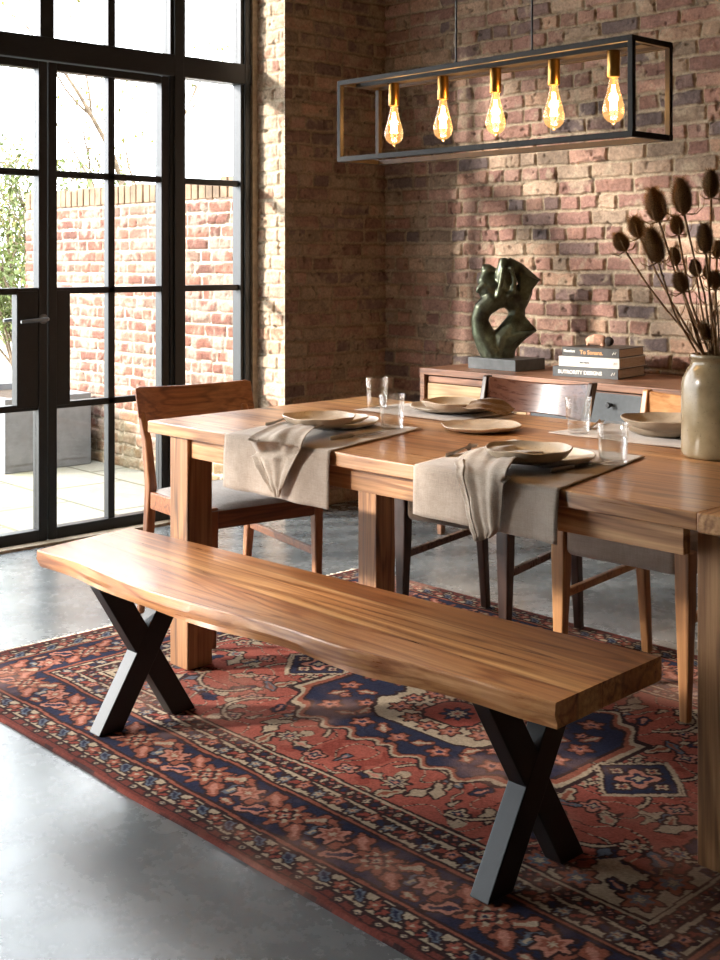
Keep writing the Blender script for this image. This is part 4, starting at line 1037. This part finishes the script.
# ------------------------------------------------------------------ tumblers
def tumbler(label, c, z, h=.102, r0=.032, r1=.0385, water=0, seed=0):
    t = thing('tumbler', label, 'glass', (c[0], c[1], z), 0, 'clear tumblers on the table')
    prof = [(0, .0), (r0 - .003, 0), (r0, .003), (r0 + (r1 - r0) * .5, h * .5), (r1, h - .001), (r1 - .0008, h), (r1 - .0016, h - .001), (r0 + (r1 - r0) * .5 - .0018, h * .5), (r0 - .0018, .013), (r0 - .006, .009), (0, .008)]
    MB().lathe(prof, 56).build('body', M['glass'], t, angle=60)
    if water:
        rw = r0 + (r1 - r0) * water - .0023
        MB().lathe([(0, .0095), (r0 - .0075, .0098), (r0 - .0026, .0145), (rw, h * water), (0, h * water)], 48).build('water', M['glass'], t, angle=60)
    return t
zg = zm - .001
tumbler('clear tumbler at the near right corner of the placemat at the window end', P(392, 428.5, zg), zg)
tumbler('clear tumbler on the far mat corner, behind the tumbler at the window end', P(377, 407.5, zg), zg)
tumbler('clear tumbler at the left corner of the far mat near the vase', P(578.5, 433, zg), zg, .104, .031, .039)
tumbler('clear tumbler half filled with water on the near placemat, closest to the vase', P(613, 463.5, zg), zg, .100, .034, .0385, .66)

# ------------------------------------------------------------------ vase and teasels
VC = Vector((-1.69, 2.84, TT + .001))
vs_ = thing('vase', 'tall olive grey stoneware bottle vase holding dried teasels on the table', 'vase', VC)
R_ = .089
prof = [(0, 0), (R_ - .010, 0), (R_ - .004, .003), (R_, .012), (R_, .10), (R_ - .0005, .178), (R_ - .003, .198), (R_ - .012, .217), (.070, .230), (.064, .236), (.062, .242), (.063, .248), (.068, .253), (.069, .259), (.066, .263), (.060, .262), (.057, .254), (.057, .235), (R_ - .022, .218), (R_ - .010, .19), (R_ - .008, .02), (0, .012)]
MB().lathe(prof, 80).build('body', M['vase'], vs_, angle=60)
stem_m = plain('dry stem', (142, 110, 76), .85, 60, .3, .2); head_m = plain('teasel bristle', (134, 104, 68), .9, 260, .4, .4); bract_m = plain('dry bract', (150, 120, 84), .85, 60, .25)
def teasel(label, px, py, w, hgt, dd, seed, lean=None):
    r = random.Random(seed); dv = (VC.x * FW[0] + VC.y * FW[1]); top = atD(px, py, dv + dd); s = (dv + dd) / FPX
    hw, hh = w * s * 1.0, hgt * s * 1.0
    a = r.uniform(0, 6.28)
    foot = VC + Vector((math.cos(a) * .04, math.sin(a) * .04, .03)); k = (px - 716) / 100.
    neck = VC + Vector((RT[0] * .036 * max(-1, min(1, k * 1.6)) + r.uniform(-.012, .012), RT[1] * .036 * max(-1, min(1, k * 1.6)) + r.uniform(-.012, .012), .256))
    foot = VC + Vector((-(neck - VC).x * .6, -(neck - VC).y * .6, .03))
    ax_ = (top - neck); ax_ = (ax_.normalized() + Vector((0, 0, .5))).normalized()
    base = top - ax_ * hh
    t = thing('dried_teasel', label, 'teasel', base, 0, 'dried teasels in the stoneware vase')
    f, nk = foot - base, neck - base
    mid = nk * .5 + Vector((r.uniform(-.012, .012), r.uniform(-.012, .012), 0)) - ax_ * (nk.length * .06)
    m = MB(); pts = [f, nk, nk * .75 + (mid * .25), mid, mid * .45 - ax_ * .02, Vector((0, 0, 0))]
    m.tube(pts, [.0032, .0031, .003, .0028, .0026, .003], 8)
    for q in range(r.choice([0, 1, 2])):                     # short side twigs
        o_ = nk.lerp(mid, r.uniform(.2, .9)); e = o_ + Vector((r.uniform(-.05, .05), r.uniform(-.05, .05), r.uniform(.03, .09))); m.tube([o_, (o_ + e) / 2 + Vector((0, 0, -.006)), e], [.0018, .0016, .0009], 5)
    m.build('stem', stem_m, t, angle=0)
    Q = Vector((0, 0, 1)).rotation_difference(ax_).to_matrix().to_4x4()
    hd = MB(); n = 10; pr = []
    for i in range(n + 1):
        v = i / n; pr.append((max(1e-6, hw * .70 * math.sin(math.pi * min(1, v * .96 + .04)) ** .62), v * 2 * hh))
    hd.lathe(pr, 18)
    ns = int(140 + 11000 * hw)
    for i in range(ns):
        v = (i + .5) / ns; th = i * 2.39996; rr = hw * .68 * math.sin(math.pi * min(1, v * .96 + .04)) ** .62
        p_ = Vector((rr * math.cos(th), rr * math.sin(th), v * 2 * hh)); o_ = Vector((math.cos(th), math.sin(th), .55 + .5 * v)).normalized()
        L = hw * .62 * r.uniform(.7, 1.2) * (1.4 if v > .93 else 1); b = .0019
        sd = Vector((-math.sin(th), math.cos(th), 0)); up = o_.cross(sd)
        hd.add([p_ + sd * b, p_ - sd * b, p_ + up * b, p_ + o_ * L], [(0, 1, 3), (1, 2, 3), (2, 0, 3)])
    hd.v = [tuple(Q @ Vector(v)) for v in hd.v]; hd.build('seed_head', head_m, t, smooth=False)
    br = MB()
    for i in range(6):
        th = i * 1.05 + r.uniform(-.3, .3); l = hw * r.uniform(1.2, 2.0); c_, s_ = math.cos(th), math.sin(th)
        br.tube([(0, 0, 0), (c_ * l * .6, s_ * l * .6, -l * .08), (c_ * l * 1.0, s_ * l * 1.0, l * .22), (c_ * l * 1.12, s_ * l * 1.12, l * .75)], [.0016, .0014, .0011, .0005], 5)
    br.v = [tuple(Q @ Vector(v)) for v in br.v]; br.build('bracts', bract_m, t, angle=0)
for q in [('small teasel leaning furthest left over the books', 621.5, 243, 8.5, 9, .03, 1), ('small round teasel second from the left of the bunch', 637, 228, 9, 10, .06, 2),
          ('tall fat teasel leaning left, below the end of the pendant frame', 656, 206, 11.5, 15.5, .02, 3), ('big dark teasel low on the left, in front of the bunch', 654, 246, 11.5, 17, -.05, 4),
          ('largest teasel near the top of the bunch', 682, 197, 11, 17, -.02, 5), ('small teasel peeking out beneath the largest one', 677, 226, 7.5, 9, .05, 6),
          ('topmost teasel, highest of the bunch at the right edge', 711, 185, 9, 13, .02, 7), ('upright oval teasel below the topmost one', 705, 239, 9, 13.5, -.03, 8),
          ('little teasel behind the big dark one', 675, 257, 6.5, 8, .06, 9), ('little round teasel in the middle of the bunch, between the stems', 695.5, 269, 6.5, 7.5, .04, 10),
          ('shaggy short teasel low in the middle of the bunch', 681, 283, 8.5, 9.5, -.04, 11), ('narrow teasel low above the vase mouth', 706, 332, 5.5, 9, -.04, 12),
          ('small teasel at the right edge, half way up the bunch', 715, 281, 7.5, 8, -.02, 13), ('tiny teasel right of centre beside an upright stem', 707, 273, 4.5, 5.5, .05, 14), ('thin teasel at the right edge behind the oval one', 717, 250, 5.5, 8, .07, 15)]:
    teasel(*q)

# ------------------------------------------------------------------ pendant lamp
PX0, PX1, PY0, PY1, PZ0, PZ1 = -2.85, -1.765, 2.575, 2.755, 1.570, 1.822
pd = thing('pendant_lamp', 'long black metal frame pendant with five glowing filament bulbs above the table', 'lamp', ((PX0 + PX1) / 2, (PY0 + PY1) / 2, PZ0))
pcx, pcy = (PX0 + PX1) / 2, (PY0 + PY1) / 2; hx, hy, hh = (PX1 - PX0) / 2, (PY1 - PY0) / 2, PZ1 - PZ0; bt = .0145
m = MB()
for z in (0, hh - bt):
    for y in (-hy, hy - bt): m.box(-hx, hx, y, y + bt, z, z + bt)
    for x in (-hx, hx - bt): m.box(x, x + bt, -hy + bt, hy - bt, z, z + bt)
for x in (-hx, hx - bt):
    for y in (-hy, hy - bt): m.box(x, x + bt, y, y + bt, bt, hh - bt)
m.build('frame', M['pend'], pd, .0012)
box('lamp_bar', M['pend'], -hx + bt, hx - bt, -.022, .022, hh - bt - .002, hh - .002, pd, .001)
for x in (-2.433 - pcx, -2.152 - pcx):
    m = MB(); m.tube([(x, 0, hh - .003), (x, 0, hh + .02), (x, 0, hh + .0201), (x, 0, ZC - PZ0)], [.006, .006, .0028, .0028], 12); m.build('rod', M['black'], pd, angle=40)
box('ceiling_rose', M['black'], -.19, .22, -.03, .03, ZC - PZ0 - .025, ZC - PZ0, pd, .003)
for bxp in (-2.690, -2.485, -2.283, -2.077, -1.884):
    x = bxp - pcx; zs = hh - bt - .002
    m = MB(); m.lathe([(0, zs), (.0155, zs), (.0165, zs - .002), (.0165, zs - .066), (.0155, zs - .068), (0, zs - .068)], 32, (x, 0, 0)); m.build('socket', M['brass'], pd)
    zt_ = zs - .066; g = MB()
    pr = [(.0105, 0), (.0115, -.008), (.013, -.020), (.018, -.042), (.0245, -.064), (.0285, -.082), (.0285, -.094), (.024, -.107), (.015, -.116), (.006, -.1195), (.004, -.124), (0, -.126)]
    g.lathe([(a_, zt_ + b_) for a_, b_ in pr], 32, (x, 0, 0)); b = g.build('bulb', M['bulb_glass'], pd, angle=0)
    f = MB()
    for k in range(6):
        th = k * math.pi / 3; c_, s_ = math.cos(th), math.sin(th)
        f.tube([(x + c_ * .003, s_ * .003, zt_ - .022), (x + c_ * .0095, s_ * .0095, zt_ - .086)], .0017, 6)
    f.build('filament', M['filament'], b)
    f = MB(); f.tube([(x, 0, zt_), (x, 0, zt_ - .022), (x, 0, zt_ - .088)], [.005, .003, .0014], 8); f.build('glass_stem', M['bulb_glass'], b)
    ld = bpy.data.lights.new('bulb_light', 'POINT'); ld.energy = 2.6; ld.color = (1.0, .62, .28); ld.shadow_soft_size = .02
    lo = bpy.data.objects.new('bulb_light', ld); C.objects.link(lo); lo.parent = pd; lo.location = (x, 0, zt_ - .058)
